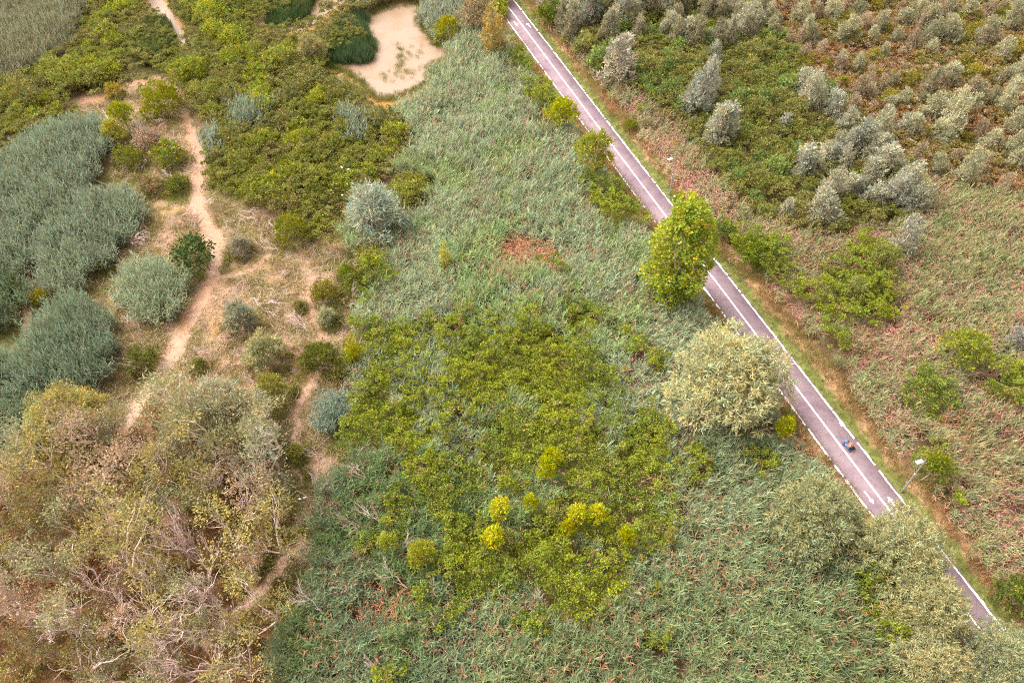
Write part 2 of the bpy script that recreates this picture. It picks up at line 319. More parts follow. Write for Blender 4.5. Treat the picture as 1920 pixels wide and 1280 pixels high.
def strip(o1, o2, z, s=ss, gap=None):
    a = np.array([[*onpath(s_, o1_ + w_), z] for s_, o1_, w_ in zip(s, np.broadcast_to(o1, s.shape), np.interp(s, ss, wob))])
    b = np.array([[*onpath(s_, o2_ + w_), z] for s_, o2_, w_ in zip(s, np.broadcast_to(o2, s.shape), np.interp(s, ss, wob))])
    n = len(s); i = np.arange(n - 1)
    if gap is not None: i = i[~gap[:-1]]
    return np.concatenate([a, b]), np.stack([i, n + i, n + i + 1, i + 1], 1)
V, Q = strip(-1.68 + .1 * (vn(ss, ss * 0, 1.1, 3) - .5), 1.66 + .1 * (vn(ss, ss * 0, 1.1, 4) - .5), .06)
V2 = V.copy(); V2[:, 2] = 0; n = len(ss); i = np.arange(n - 1); m = len(V)
Q = np.concatenate([Q, np.stack([i, i + 1, m + i + 1, m + i], 1), np.stack([n + i + 1, n + i, m + n + i, m + n + i + 1], 1)])
path = tag(link('path', mesh_np('path', np.concatenate([V, V2]), Q, None, [ASPH])), kind='structure')
V, Q = strip(-.075, .075, .066); link('centre_line', mesh_np('centre_line', V, Q, None, [PAINT]), path)
sf = np.arange(6, 140, .13)
for sgn, c_, sd_ in ((-1, -1.53, 60), (1, 1.5, 70)):
    e1, e2 = .075 + .08 * (fbm(sf, sf * 0, .7, sd_) - .5), .075 + .20 * (fbm(sf, sf * 0, .5, sd_ + 3) - .5)
    g_ = fbm(sf, sf * 0, .55, sd_ + 5) > (.72 if sgn > 0 else .70)
    V, Q = strip(c_ - np.where(sgn > 0, e1, e2), c_ + np.where(sgn > 0, e2, e1), .066, sf, g_)
    link('edge_line', mesh_np('edge_line', V, Q, None, [PAINT]), path)
def arrow(tail, tip):
    a, b = at(*tail, .066), at(*tip, .066); d = nrm(b - a); L = np.linalg.norm(b - a); s_ = np.array([d[1], -d[0], 0]); hl, hw, sw = L * .33, L * .135, .065
    P_ = [a - s_ * sw, a + s_ * sw, b - d * hl + s_ * sw, b - d * hl + s_ * hw * 1.25, b, b - d * hl - s_ * hw * 1.25, b - d * hl - s_ * sw]
    me = bpy.data.meshes.new('direction_arrow'); me.from_pydata([tuple(p) for p in P_], [], [[0, 1, 2, 6], [3, 4, 5]]); me.materials.append(PAINT); link('direction_arrow', me, path)
for a, b in (((1620.5, 920.5), (1639, 944)), ((1683, 954), (1664, 930)), ((963, 40), (970, 49)), ((995.5, 52.5), (987.5, 43.5))): arrow(a, b)
link('worn_paint_mark', flat_poly([[*onpath(s_, o1), .067] for s_, o1 in ((35.2, 1.25), (35.2, 1.62), (35.75, 1.55), (35.6, 1.3))]), path).data.materials.append(PAINT)

# ---------------------------------------------------------------- plant shapes
def hue(g, n, vs=.16, hsft=.12):
    v = np.clip(g.normal(1, vs, n), .45, 1.6); h = g.normal(0, hsft, n)
    return np.stack([v * (1 + h), v, v * (1 - .8 * h)], 1)
def sprays(Cn, On, k, L, W, g, up=.25, rnd=.75, spread=.10, droop=0.0, vs=.15, hs_=.12):
    n = len(Cn); hc = hue(g, n, vs, hs_)
    P = np.repeat(Cn, k, 0) + g.normal(size=(n * k, 3)) * spread; O = np.repeat(On, k, 0)
    D = O + g.normal(size=P.shape) * rnd + np.array([0, 0, up - droop])
    col = np.repeat(hc, k, 0) * hue(g, n * k, .12, .05)
    return leaves(P, D, L * g.uniform(.7, 1.3, n * k), W * g.uniform(.7, 1.3, n * k), col, g)
def shell(c, r, n, g, low=-.35, inner=.25):
    u = nrm(g.normal(size=(n * 2, 3))); u = u[u[:, 2] > low][:n]
    rr = np.where(g.random(len(u)) < inner, g.uniform(.45, .85, len(u)), g.uniform(.86, 1.08, len(u)))
    return np.asarray(c) + u * np.asarray(r) * rr[:, None], nrm(u / np.asarray(r))
def crown(lobes, dens, k, L, W, g, **kw):
    low = kw.pop('low', -.35); inner = kw.pop('inner', .25); parts = []
    for c, r in lobes:
        r = np.broadcast_to(r, 3); ar = 2 * math.pi * (r[0] * r[1]) ** .5 * (r[0] * r[2]) ** .5 * 1.3
        Cn, On = shell(c, r, max(6, int(ar * dens)), g, low, inner)
        parts.append(sprays(Cn, On, k, L, W, g, **kw))
    return join(parts)
def limbs(h0, r0, lobes, g, lean=.15, twigs=0):
    top = np.array([g.normal(0, lean), g.normal(0, lean), h0]); parts = [tube(curve((0, 0, -.1), top, g, .04), np.linspace(r0, r0 * .6, 6), 6)]
    for c, r in lobes:
        t = g.uniform(.45, 1); st = top * t
        p = curve(st, c, g, .10, 6); parts.append(tube(p, np.linspace(r0 * .45, r0 * .12, 6), 4, np.ones(3) * g.uniform(.85, 1.15)))
        for _ in range(twigs):
            e = np.asarray(c) + nrm(g.normal(size=3)) * np.asarray(r) * .95; parts.append(tube(curve(p[g.integers(2, 5)], e, g, .12, 4), np.linspace(r0 * .16, r0 * .05, 4), 3, np.ones(3) * g.uniform(.85, 1.2)))
    return join(parts)
KIND = {}                                   # kind -> dict(meshes, width, centre height)
def addkind(k, build, nvar, width, zc, bark=None):
    vs = []
    for v in range(nvar):
        g = np.random.default_rng(hash_(k) + v * 17); cr, tr = build(g)
        vs.append((mesh_np('crown', *cr, [LEAF]), mesh_np('trunk', *tr, [bark or BARK], True) if tr is not None else None))
    KIND[k] = dict(v=vs, w=width, z=zc)
def hash_(s): return sum(ord(c) * (i + 3) for i, c in enumerate(s)) % 99991
def b_bush(g, r=1.7, hz=1.5, flat=1.0, dens=10, L=.20, W=.10, n=5, **kw):
    lo = [((0, 0, hz * .55), (r * .8, r * .8, hz * .75 * flat))]
    for i in range(n):
        a = i / n * 6.283 + g.uniform(-.6, .6); d = r * g.uniform(.30, .78); q = r * g.uniform(.24, .52)
        lo.append(((math.cos(a) * d, math.sin(a) * d, hz * g.uniform(.35, 1.0)), (q, q, q * g.uniform(.7, 1.2))))
    kw = {**dict(up=.25, rnd=.7), **kw}
    return crown(lo, dens, 9, L, W, g, **kw), limbs(hz * .35, .10, lo, g, .1)
addkind('olive_bush', lambda g: b_bush(g, 1.9, 2.1, 1, 4.6, .25, .14, 7, spread=.14, vs=.22), 7, 4.3, 1.3)
addkind('green_bush', lambda g: b_bush(g, 1.5, 2.4, 1, 4.8, .25, .13, 6, up=.35, spread=.14, vs=.22), 7, 3.5, 1.4)
addkind('round_bush', lambda g: b_bush(g, 1.5, 1.8, 1.1, 12, .2, .09, 4, up=.45, rnd=.45), 2, 3.0, 1.0)
addkind('small_bush', lambda g: b_bush(g, .8, 1.1, 1, 15, .18, .09, 3, up=.4), 3, 1.6, .6)
def b_reedbush(g):
    cr, tr = b_bush(g, .8, 1.3, 1, 15, .22, .10, 4, up=.45); cr[0][:, 2] += 1.9; lo = [((g.normal(0, .4), g.normal(0, .4), 2.5), .4) for _ in range(5)]
    return cr, limbs(1.4, .06, lo, g, .1)
addkind('reed_bush', b_reedbush, 3, 1.6, 2.55)
def b_silver(g):
    hgt = 4.6; lo = []
    for i in range(15):
        t = (i + .5) / 15; z = .9 + t * 3.5; rr = 1.25 * (1 - .75 * t ** 1.4) * g.uniform(.6, 1); a = i * 2.4 + g.uniform(-.5, .5)
        lo.append(((math.cos(a) * rr * .8, math.sin(a) * rr * .8, z), np.array([.46, .46, .62]) * g.uniform(.8, 1.25) * (1.05 - .35 * t)))
    return crown(lo, 11, 9, .24, .10, g, up=.75, rnd=.5, low=-.5, vs=.12, hs_=.06), limbs(3.6, .09, lo, g, .1)
addkind('silver_tree', b_silver, 6, 2.8, 2.5, BARKP)
def b_willow(g, r=5.0, h=7.5, n=26, dens=5.2):
    lo = [((0, 0, h * .52), (r * .62, r * .62, h * .38))]
    for i in range(n):
        t = (i + .5) / n; a = i * 2.4 + g.uniform(-.3, .3); d = r * .82 * math.sqrt(t) * g.uniform(.78, 1.14); z = h * (.86 - .48 * t ** 1.3) * g.uniform(.82, 1.12); q = r * g.uniform(.14, .31)
        lo.append(((math.cos(a) * d, math.sin(a) * d, z), (q, q, q * .8)))
    return crown(lo, dens, 12, .40, .075, g, up=.1, rnd=.75, droop=.15, spread=.14, low=-.6, vs=.17, hs_=.10), limbs(h * .35, .28, lo, g, .3, 2)
addkind('willow', b_willow, 3, 10.0, 4.2)
addkind('small_willow', lambda g: b_willow(g, 2.2, 4.6, 16, 7), 4, 4.4, 2.7, BARKP)
def b_poplar(g):
    lo = []
    for i in range(52):
        t = (i + .5) / 52; z = 1.0 + t * 9.0; R_ = 3.3 * (1 - max(0, t - .45) / .75) * min(1, .55 + t * 1.2); a = i * 2.4 + g.uniform(-.4, .4); d = R_ * g.uniform(.35, 1) * .8
        lo.append(((math.cos(a) * d, math.sin(a) * d, z), np.array([.75, .75, .7]) * g.uniform(.8, 1.35)))
    return crown(lo, 8, 9, .25, .14, g, up=.2, rnd=.8, low=-.7, vs=.16, hs_=.14), limbs(8.2, .2, lo, g, .2, 1)
addkind('poplar', b_poplar, 1, 6.4, 5.2, BARKP)
def b_loose(g):                             # loose young tree by the path, ascending boughs
    lo = []
    for i in range(16):
        a = i * 2.4 + g.uniform(-.4, .4); t = (i + .5) / 16; d = (.4 + 1.25 * t) * g.uniform(.8, 1.1); z = 4.2 - 2.2 * t * g.uniform(.8, 1.1)
        lo.append(((math.cos(a) * d, math.sin(a) * d, z), np.array([.5, .5, .5]) * g.uniform(.8, 1.3)))
    return crown(lo, 9, 9, .26, .10, g, up=.5, rnd=.6, low=-.6), limbs(2.2, .12, lo, g, .2, 1)
addkind('loose_tree', b_loose, 4, 3.9, 3.0)
def b_woods(g):                             # tall thin tree of the dry wood: bare limbs, separate clumps of leaves
    n = g.integers(5, 8); lo = []
    for i in range(n):
        a = i * 2.4 + g.uniform(-.6, .6); d = g.uniform(.3, 1.8); z = g.uniform(4.6, 8.2) - d * .5; q = g.uniform(.55, 1.0)
        lo.append(((math.cos(a) * d, math.sin(a) * d, z), (q, q, q * .9)))
    return crown(lo, 4.4, 11, .21, .085, g, up=.35, rnd=.75, low=-.7, inner=.4, spread=.2, vs=.16, hs_=.09), limbs(4.6, .14, lo, g, .5, 3)
addkind('woods_tree', b_woods, 7, 4.2, 6.0, BARKP)
def b_cone(g):
    lo = [((g.normal(0, .05), g.normal(0, .05), .5 + t * 3.4), np.array([.75, .75, .5]) * (1.15 - .85 * t)) for t in np.linspace(0, 1, 9)]
    return crown(lo, 12, 9, .22, .08, g, up=.8, rnd=.45, low=-.6), limbs(2.5, .07, lo, g, .05)
addkind('cone_bush', b_cone, 3, 1.8, 2.0)
def b_tallcone(g):
    cr, tr = b_cone(g); cr[0][:, 2] += 1.4; return cr, limbs(3.4, .07, [((0, 0, 3.8), .4)], g, .05)
addkind('tall_cone', b_tallcone, 2, 1.8, 3.4)
deadv = []
for v in range(7):
    g = np.random.default_rng(900 + v); out = []
    boughs(np.zeros(3), np.array([g.normal(0, .1), g.normal(0, .1), 1]), .46, .018, 4 if v < 5 else 3, g, out, .35, .30, 3); deadv.append(mesh_np('bare_boughs', *join(out), [DEAD], True))
brushv = []
for v in range(5):
    g = np.random.default_rng(950 + v); out = []
    boughs(np.zeros(3), np.array([g.normal(0, .1), g.normal(0, .1), 1]), .46, .016, 4, g, out, .3, .42, 3); brushv.append(mesh_np('bare_boughs', *join(out), [DEAD], True))

# ---------------------------------------------------------------- placing single plants
SKIRT = []
def plant(kind, px, py, wpx, tint, label, cat, name=None, group=None, var=None, hs=1.0, lean=0.0):
    K_ = KIND[kind]; p = at(px, py, 2.0); s_ = wpx / ppm(p) / K_['w']
    
    if kind in ('reed_bush', 'tall_cone') and hs == 1.0: hs = max(1.0, 3.1 / (K_['z'] * s_))
    p = at(px, py, K_['z'] * s_ * hs); cr, tr = K_['v'][rng.integers(len(K_['v'])) if var is None else var]
    SKIRT.append((p[0], p[1], K_['w'] * s_ / 2, px, py))
    nm = name or {'silver_tree': 'poplar_tree', 'willow': 'willow_tree', 'small_willow': 'willow_tree', 'poplar': 'poplar_tree', 'loose_tree': 'young_tree', 'woods_tree': 'slender_tree'}.get(kind, 'shrub')
    t = np.array(tint) * np.array([1, 1, 1])
    e = bpy.data.objects.new(nm, None); C.objects.link(e); e.location = (p[0], p[1], 0); e.rotation_euler = (rng.normal(0, lean), rng.normal(0, lean), rng.uniform(0, 6.28)); e.scale = (s_, s_, s_ * hs); e.empty_display_size = .3
    tag(e, label, cat, group)
    c = link('crown' if nm.endswith('tree') else 'foliage', cr, e); c.color = (*t, 1)
    if tr: link('trunk' if nm.endswith('tree') else 'stem', tr, e)
    return e
def deadwood(a, b, hb, label, name='dead_tree', cat='dead tree', group=None, fat=1.0, var=None, ha=0.0):
    A, B = at(*a, ha), at(*b, hb); d = Vector(B - A); L = d.length
    o = link(name, deadv[rng.integers(7) if var is None else var] if name == 'dead_tree' else brushv[rng.integers(5)]); o.location = A
    o.rotation_mode = 'QUATERNION'; q = d.to_track_quat('Z', 'Y'); o.rotation_quaternion = q @ Matrix.Rotation(rng.uniform(0, 6.28), 4, 'Z').to_quaternion()
    o.scale = (L * fat * .75, L * fat * .75, L * .75); tag(o, label, cat, group); return o
def poisson(poly, gap, lim=(-130, 2050, -70, 1400), tries=12000, rej=None, seed=1, h=0.0, taken=()):
    g = np.random.default_rng(seed); pl = np.array(poly, float); lo, hi = pl.min(0), pl.max(0); lo = np.maximum(lo, [lim[0], lim[2]]); hi = np.minimum(hi, [lim[1], lim[3]])
    cand = g.uniform(lo, hi, (tries, 2)); cand = cand[inside(cand, poly)]
    if rej is not None: cand = cand[~rej(cand)]
    keep, W_ = [], [np.array(t) for t in taken]
    for c in cand:
        p = at(c[0], c[1], h)[:2]; gp = gap * g.uniform(.8, 1.25)
        if W_ and np.min(np.sum((np.array(W_) - p) ** 2, 1)) < gp * gp: continue
        keep.append(c); W_.append(p)
    return keep
YG, OL, DO, GR, DG = (.28, .31, .05), (.25, .265, .06), (.225, .22, .075), (.21, .28, .085), (.07, .11, .03)
SI, PA, WI, YE, BY = (.43, .43, .30), (.40, .40, .25), (.30, .31, .16), (.48, .47, .05), (.36, .37, .03)
one = [
 ('poplar',1274,480,142,(.34,.39,.065),'tall yellow-green poplar overhanging the path, its forked trunk showing mid-crown','tree',None,1.02),
 ('willow',1370,716,235,(.45,.45,.245),'broad pale willow with rounded crown beside the path below the yellow-green poplar','tree'),
 ('willow',1528,972,195,(.31,.33,.17),'grey-green willow standing left of the white path arrows','tree'),
 ('willow',1692,1022,182,(.38,.385,.20),'willow whose crown covers the path just below the white arrows','tree'),
 ('willow',1742,1138,186,(.37,.37,.19),'willow leaning over the path near its bottom end, dark gap below it','tree'),
 ('willow',1745,1248,165,(.39,.38,.20),'pale willow under the dark gap at the path bottom end','tree'),
 ('willow',1882,1238,160,(.33,.36,.20),'green-grey willow where the path leaves the picture at the bottom','tree'),
 ('willow',1655,1185,92,(.30,.29,.16),'small willow crown in the reeds beside the dark gap','tree'),
 ('silver_tree',1163,112,84,(.42,.39,.30),'large round silvery tree standing nearest the upper path','tree',None,.72),
 ('loose_tree',1057,208,66,BY,'bright young tree on the left edge of the path, upper of two','tree'),
 ('loose_tree',1115,282,88,(.30,.31,.05),'loose yellow-green tree covering part of the path, lower of two','tree'),
 ('cone_bush',925,64,50,(.42,.33,.12),'golden conical tree at the left side of the upper path','tree'),
 ('loose_tree',893,20,70,(.34,.28,.16),'pale tan tree behind the golden conical tree','tree'),
 ('round_bush',838,63,58,(.30,.29,.02),'bright yellow-green round bush on the pond shore','shrub'),
 ('small_bush',806,32,22,(.28,.25,.03),'small ochre bush at the reed edge on the pond','shrub'),
 ('tall_cone',834,482,26,(.44,.42,.10),'lone small yellow cone bush in the pale reeds','shrub'),
 ('reed_bush',938,957,38,YE,'flat yellow bush in the reeds, upper of the left pair','shrub'),
 ('reed_bush',927,1009,38,YE,'notched yellow bush directly below the flat yellow bush','shrub'),
 ('reed_bush',995,945,26,BY,'tiny lime bush right of the flat yellow bush','shrub'),
 ('reed_bush',1024,882,34,BY,'lime-yellow bush at the lower edge of the bramble patch, lower half of a pair','shrub'),
 ('reed_bush',1034,860,34,BY,'lime-yellow bush touching the top of its twin below the bramble patch','shrub'),
 ('reed_bush',1083,967,34,YE,'left of two touching yellow bushes in the brambles','shrub'),
 ('reed_bush',1118,966,33,YE,'right of two touching yellow bushes in the brambles','shrub'),
 ('reed_bush',1064,992,24,(.38,.36,.02),'little yellow-green bush under the two touching yellow bushes','shrub'),
 ('reed_bush',1173,1008,30,BY,'lime bush alone in the reeds right of the yellow bushes','shrub'),
 ('reed_bush',1256,1006,18,(.38,.34,.10),'faint pale yellow bush at the right edge of the brambles','shrub'),
 ('loose_tree',790,1040,62,(.36,.37,.06),'olive-yellow tree on a bare pale trunk among dead boughs','tree',None,1.6),
 ('reed_bush',727,1018,34,(.32,.34,.06),'pale lime bush between the dead boughs and the olive-yellow tree','shrub'),
 ('reed_bush',1471,804,32,BY,'bright lime bush between the broad willow and the path','shrub'),
 ('tall_cone',660,655,34,(.34,.33,.03),'yellow upright bush at the edge of the reeds by the dark bush','shrub'),
 ('round_bush',1182,238,30,(.20,.22,.03),'small round green bush on the dry verge right of the path','shrub'),
 ('green_bush',1112,118,30,(.13,.17,.03),'deep green bush at the foot of the large silvery tree','shrub'),
 ('green_bush',1066,74,30,(.17,.24,.03),'fresh green bush by the orange dry grass at the upper path','shrub'),
 ('green_bush',1030,30,56,(.16,.20,.03),'green tree behind the lamp post at the top of the path','tree','young_tree'),
 ('green_bush',1402,474,74,(.15,.20,.03),'large fresh green bush right of the tall poplar','shrub'),
 ('green_bush',1356,436,56,(.13,.18,.04),'green bush tucked between the tall poplar and the large fresh bush','shrub'),
 ('loose_tree',1812,650,92,(.26,.29,.05),'feathery light green bush alone in the reddish reeds','shrub','shrub'),
 ('olive_bush',1865,660,50,(.17,.17,.04),'dull olive bush touching the feathery light green bush','shrub'),
 ('silver_tree',1906,640,50,(.33,.33,.29),'grey silvery bush beside the dull olive bush at the right','shrub','shrub'),
 ('loose_tree',1660,485,72,(.24,.25,.07),'round olive-green bush below the silvery bush in the reddish reeds','shrub','shrub'),
 ('loose_tree',1605,543,62,(.24,.26,.08),'pale green bush left of the round olive-green bush','shrub','shrub'),
 ('green_bush',1640,560,56,(.16,.17,.04),'dark green low bush under the pale green bush','shrub'),
 ('silver_tree',1702,446,62,(.38,.38,.29),'silvery bush at the lower tip of the green wood, standing in reeds','shrub','shrub'),
 ('reed_bush',1755,870,42,(.19,.22,.03),'small green bush by the lower lamp post head','shrub'),
 ('green_bush',1905,1120,90,(.12,.16,.03),'dark green bush at the right of the path bottom end','shrub'),
 ('round_bush',304,192,76,(.24,.25,.03),'round olive bush beside the still dark pool on the mud','shrub'),
 ('loose_tree',226,212,54,(.28,.30,.03),'yellow-green bush at the left of the still dark pool','shrub','shrub'),
 ('small_bush',214,172,30,(.36,.29,.05),'mustard bush at the orange muddy edge','shrub'),
 ('small_bush',318,292,50,(.22,.25,.04),'green bush on the mud left of the channel bend','shrub'),
 ('olive_bush',243,297,60,(.19,.20,.03),'olive bush below the bare leaning boughs','shrub'),
 ('olive_bush',332,345,48,(.16,.17,.03),'dark olive bush against the channel side on the mud','shrub'),
 ('olive_bush',283,345,50,(.27,.21,.10),'brown-grey withered bush on the mud','shrub'),
 ('olive_bush',275,262,62,(.36,.27,.18),'withered tan bush among the leaning bare boughs','shrub'),
 ('loose_tree',208,243,46,(.36,.34,.06),'yellowish bush beside the withered tan bush','shrub','shrub'),
 ('green_bush',364,480,86,(.055,.10,.025),'dark emerald bush on the left bank of the channel','shrub'),
 ('olive_bush',265,676,76,(.13,.14,.03),'dark olive bush with bare twigs at the lower channel bend','shrub'),
 ('round_bush',548,435,68,(.22,.23,.03),'olive bush jutting from the thicket onto the mud','shrub'),
 ('green_bush',608,548,56,(.21,.19,.04),'bush half green and half rusty on the mud','shrub'),
 ('olive_bush',672,532,74,(.14,.155,.03),'dark green bush at the right edge of the mud','shrub'),
 ('green_bush',648,510,34,(.16,.22,.02),'bright green bush touching the dark bush at the mud edge','shrub'),
 ('olive_bush',690,480,66,(.24,.21,.04),'ochre-green bush between the mud and the pale reeds','shrub'),
 ('olive_bush',598,668,82,(.14,.155,.03),'dark dome bush above the little orange pool','shrub'),
 ('olive_bush',648,690,70,(.15,.15,.035),'dark bush crossed by bare twigs beside the reeds','shrub'),
 ('small_willow',704,392,112,(.36,.41,.30),'round blue-grey willow bush between the thicket and the pale reeds','tree'),
 ('small_willow',494,655,78,(.36,.35,.17),'slender pale yellow-green tree on the mud','tree'),
 ('small_willow',612,592,40,(.36,.37,.20),'small pale tree on a white leaning stem on the mud','tree'),
 ('loose_tree',508,725,66,(.26,.25,.06),'olive-yellow bush below the slender pale tree','shrub','shrub'),
 ('small_willow',447,590,66,(.28,.29,.19),'grey-green sparse tree on the right bank of the channel','tree'),
 ('small_willow',448,458,44,(.32,.30,.20),'small grey-green sparse bush where the channel narrows','shrub','shrub'),
 ('small_willow',585,165-75,56,(.34,.31,.13),'pale yellowish bush by the dark rush clump','shrub','shrub'),
 ('willow',405,790,205,(.42,.39,.25),'large pale grey-green tree above the dry wood, beside the channel end','tree'),
 ('willow',130,790,180,(.41,.37,.13),'large yellow-olive tree at the foot of the dark reed stand','tree'),
 ('woods_tree',470,860,120,(.28,.28,.18),'grey-green tree at the right corner of the dry wood','tree'),
 ('olive_bush',185,495,44,(.19,.20,.03),'yellow-green bush at the lower edge of the middle left reed stand','shrub'),
 ('olive_bush',25,545,60,(.15,.17,.03),'dark green bush at the left frame edge by the orange channel','shrub'),
 ('small_bush',75,560,36,(.26,.24,.03),'yellowish bush right of the narrow orange channel','shrub'),
 ('small_bush',373,685,26,(.15,.16,.03),'tiny dark bush on the right bank above the pale tree','shrub'),
 ('small_bush',560,575,22,(.22,.20,.08),'tiny grey-green tuft bush in the middle of the mud','shrub'),
 ('small_bush',555,850,36,(.24,.25,.05),'small green bush between the two little channels','shrub'),
]
SIL = [(1075,30,44),(1108,18,46),(1140,48,40),(1183,22,46),(1216,14,40),(1252,42,36),(1303,62,44),(1370,22,44),(1396,40,42),(1362,62,40),(1300,168,60),(1333,172,44),(1350,240,56),(1502,158,44),(1530,172,50),(1588,228,42),(1618,246,56),(1652,240,46),(1526,298,58),(1556,342,52),(1550,398,62),(1664,300,56),(1690,338,56),(1640,330,52),(1722,372,46),(1470,396,34),(1465,238,32),(1572,295,44),(1340,105,36),(1420,45,36),(1250,5,40),(1585,310,38)]
BIG = [(1742,200,50),(1790,222,56),(1815,205,46),(1832,172,44),(1786,144,48),(1885,180,46),(1905,232,52),(1900,262,48),(1846,262,40),(1822,312,52),(1742,92,36),(1602,58,40),(1656,46,34),(1682,72,34),(1562,20,36),(1702,40,40),(1640,70,32),(1578,60,38),(1610,120,30),(1660,100,28),(1850,60,48),(1880,95,44),(1800,60,44),(1765,50,46),(1720,25,36),(1905,30,44),(1500,20,36),(1520,55,34),(1690,190,40),(1665,200,36),(1720,240,44),(1770,260,36),(1905,300,40),(1760,320,34),(1875,140,40),(1920,120,44)]

for it in one:
    kind, px, py, wp, tint, lab, cat = it[:7]; plant(kind, px, py, wp, tint, lab, cat, it[7] if len(it) > 7 else None, hs=it[8] if len(it) > 8 else 1.0)
taken = []
SIL += [(x + dx, y + dy, w_ * f_) for (x, y, w_), dx, dy, f_ in zip(SIL, rng.normal(0, 26, len(SIL)), rng.normal(0, 20, len(SIL)), rng.uniform(.55, 1.0, len(SIL))) if y > 20]
SIL += [(1600, 262, 46), (1632, 282, 52), (1648, 312, 44), (1676, 356, 52), (1700, 378, 40), (1575, 205, 44), (1545, 185, 40), (1690, 318, 38), (1610, 352, 40), (1645, 375, 46), (1510, 312, 44), (1540, 372, 40)]
for px, py, wp in SIL:
    t = np.array(SI) * rng.uniform(.8, 1.08) * (np.array([.88, .92, 1.02]) if rng.random() < .3 else 1)
    e = plant('silver_tree', px, py, wp * 1.12, t, 'silver-leaved poplar rising above the green wood right of the path', 'tree', group='silver poplars in the green wood', hs=rng.uniform(.7, 1.1), lean=.14); taken.append((e.location.x, e.location.y))
t2 = []
for px, py, wp in BIG:
    e = plant('silver_tree', px, py, wp, np.array(PA) * rng.uniform(.85, 1.2), 'large pale poplar standing out of the rusty wood at the upper right', 'tree', group='large pale poplars in the rusty wood', hs=rng.uniform(.75, 1.15), lean=.14); t2.append((e.location.x, e.location.y))
for c in poisson(RUSTWOOD, 2.25, seed=5, taken=t2):
    u = vn(c[0], c[1], 90, 77)
    if rng.random() < .68:
        plant('silver_tree', c[0], c[1], rng.uniform(17, 40), np.array((.42, .35, .23) if rng.random() < .6 else (.36, .36, .22)) * rng.uniform(.75, 1.15), 'small tan-green poplar sapling in the rusty wood at the upper right', 'tree', group='poplar saplings in the rusty wood', hs=rng.uniform(.7, 1.2), lean=.16)
    else:
        plant('green_bush', c[0], c[1], rng.uniform(32, 48), np.array((.25, .235, .05)) * rng.uniform(.8, 1.15), 'olive-green bush among the saplings of the rusty wood', 'shrub', group='olive bushes in the rusty wood')
for c in poisson(GREENWOOD, 2.05, seed=6, taken=taken, rej=lambda q: (q[:, 0] < 1300) & (vn(q[:, 0], q[:, 1], 20) > 2)):
    pale = c[1] < 70 and rng.random() < .45
    if pale: plant('silver_tree', c[0], c[1], rng.uniform(34, 46), np.array((.34, .32, .2)) * rng.uniform(.8, 1.1), 'dull pale poplar in the back rows of the green wood', 'tree', group='dull pale poplars at the back of the green wood')
    else:
        k = rng.random()
        t = np.array(GR if k < .6 else (.245, .25, .08)) * rng.uniform(.8, 1.15)
        plant('green_bush', c[0], c[1], rng.uniform(30, 58), t, 'fresh green rounded tree of the wood right of the path' if k < .6 else 'brownish olive rounded tree of the wood right of the path', 'tree', 'broadleaf_tree', group='green trees of the wood' if k < .6 else 'brownish trees of the wood')
def edge_d(q, poly):
    d = np.full(len(q), 1e9)
    for a, b in zip(poly, poly[1:] + poly[:1]):
        A, B = np.array(a, float), np.array(b, float); ab = B - A; t = np.clip(((q - A) @ ab) / (ab @ ab + 1e-9), 0, 1); d = np.minimum(d, np.linalg.norm(q - A - t[:, None] * ab, axis=1))
    return d
RUSH = [[(585,95),(618,50),(640,20),(668,10),(690,30),(695,55),(708,80),(704,100),(660,114),(620,108)],[(247,60),(275,28),(312,26),(330,60),(328,97),(295,112),(256,114)],[(490,25),(510,-60),(600,-60),(585,14),(545,40),(510,42)],
        [(655,0),(780,-60),(900,-60),(890,40),(850,60),(790,90),(740,30)]]
def rejU(q):
    r = near_chan(q, 24) | (edge_d(q, UPPER) < 20)
    for P_ in POND: r |= edge_d(q, P_) < 40
    for P_ in RUSH: r |= inside(q, P_) | (edge_d(q, P_) < 32)
    for P_ in POND: r |= inside(q, P_)
    return r
for c in poisson(UPPER, 2.15, seed=8, rej=rejU, h=1.0):
    k = vn(c[0], c[1], 70, 5) + rng.normal(0, .22)
    zone = 'between the pond and the channel' if c[0] > 350 else 'left of the channel, under the top reeds'
    if k > .55: t, ln = YG, 'yellow-green'
    elif k > .27: t, ln = OL, 'olive'
    else: t, ln = DO, 'dark olive'
    plant('olive_bush', c[0], c[1], rng.uniform(36, 74), np.array(t) * rng.uniform(.85, 1.15), f'{ln} domed bush of the thicket {zone}', 'bush', 'thicket_bush', group=f'{ln} bushes {zone}')
for c in poisson(WOOD, 3.1, rej=lambda q: edge_d(q, WOOD) < 22, lim=(-160, 600, 700, 1400), seed=9, h=5.5):
    k = rng.random()
    t, ln = ((.35, .345, .20), 'grey-green') if k < .42 else ((.41, .36, .15), 'yellowish') if k < .68 else ((.35, .31, .15), 'brown-olive') if k < .88 else ((.48, .36, .26), 'pinkish withered')
    plant('woods_tree', c[0], c[1], rng.uniform(80, 125), np.array(t) * np.array([0.98, 1.0, .91]) * rng.uniform(.70, 1.0), f'{ln} slender tree of the dry wood with bare limbs showing', 'tree', group=f'{ln} trees of the dry wood', hs=rng.uniform(.85, 1.1))
DW = [((238,1149),(140,1058)),((322,1179),(210,1098)),((356,1119),(252,1032)),((450,1189),(365,1122)),((433,937),(384,846)),((356,1065),(316,958)),((201,1267),(148,1215)),((316,1253),(285,1200)),((118,1065),(62,1028)),((250,985),(200,930)),((470,1260),(390,1235))]
DW += [((a[0] + dx, a[1] + dy), (b[0] + dx * .97, b[1] + dy * .97)) for (a, b), dx, dy in zip(DW, (90, -120, -60, -90, 60, -130, 60, 120, -60, -70, -90), (40, 30, -60, 90, 60, -10, -90, 30, 90, -20, 10))]
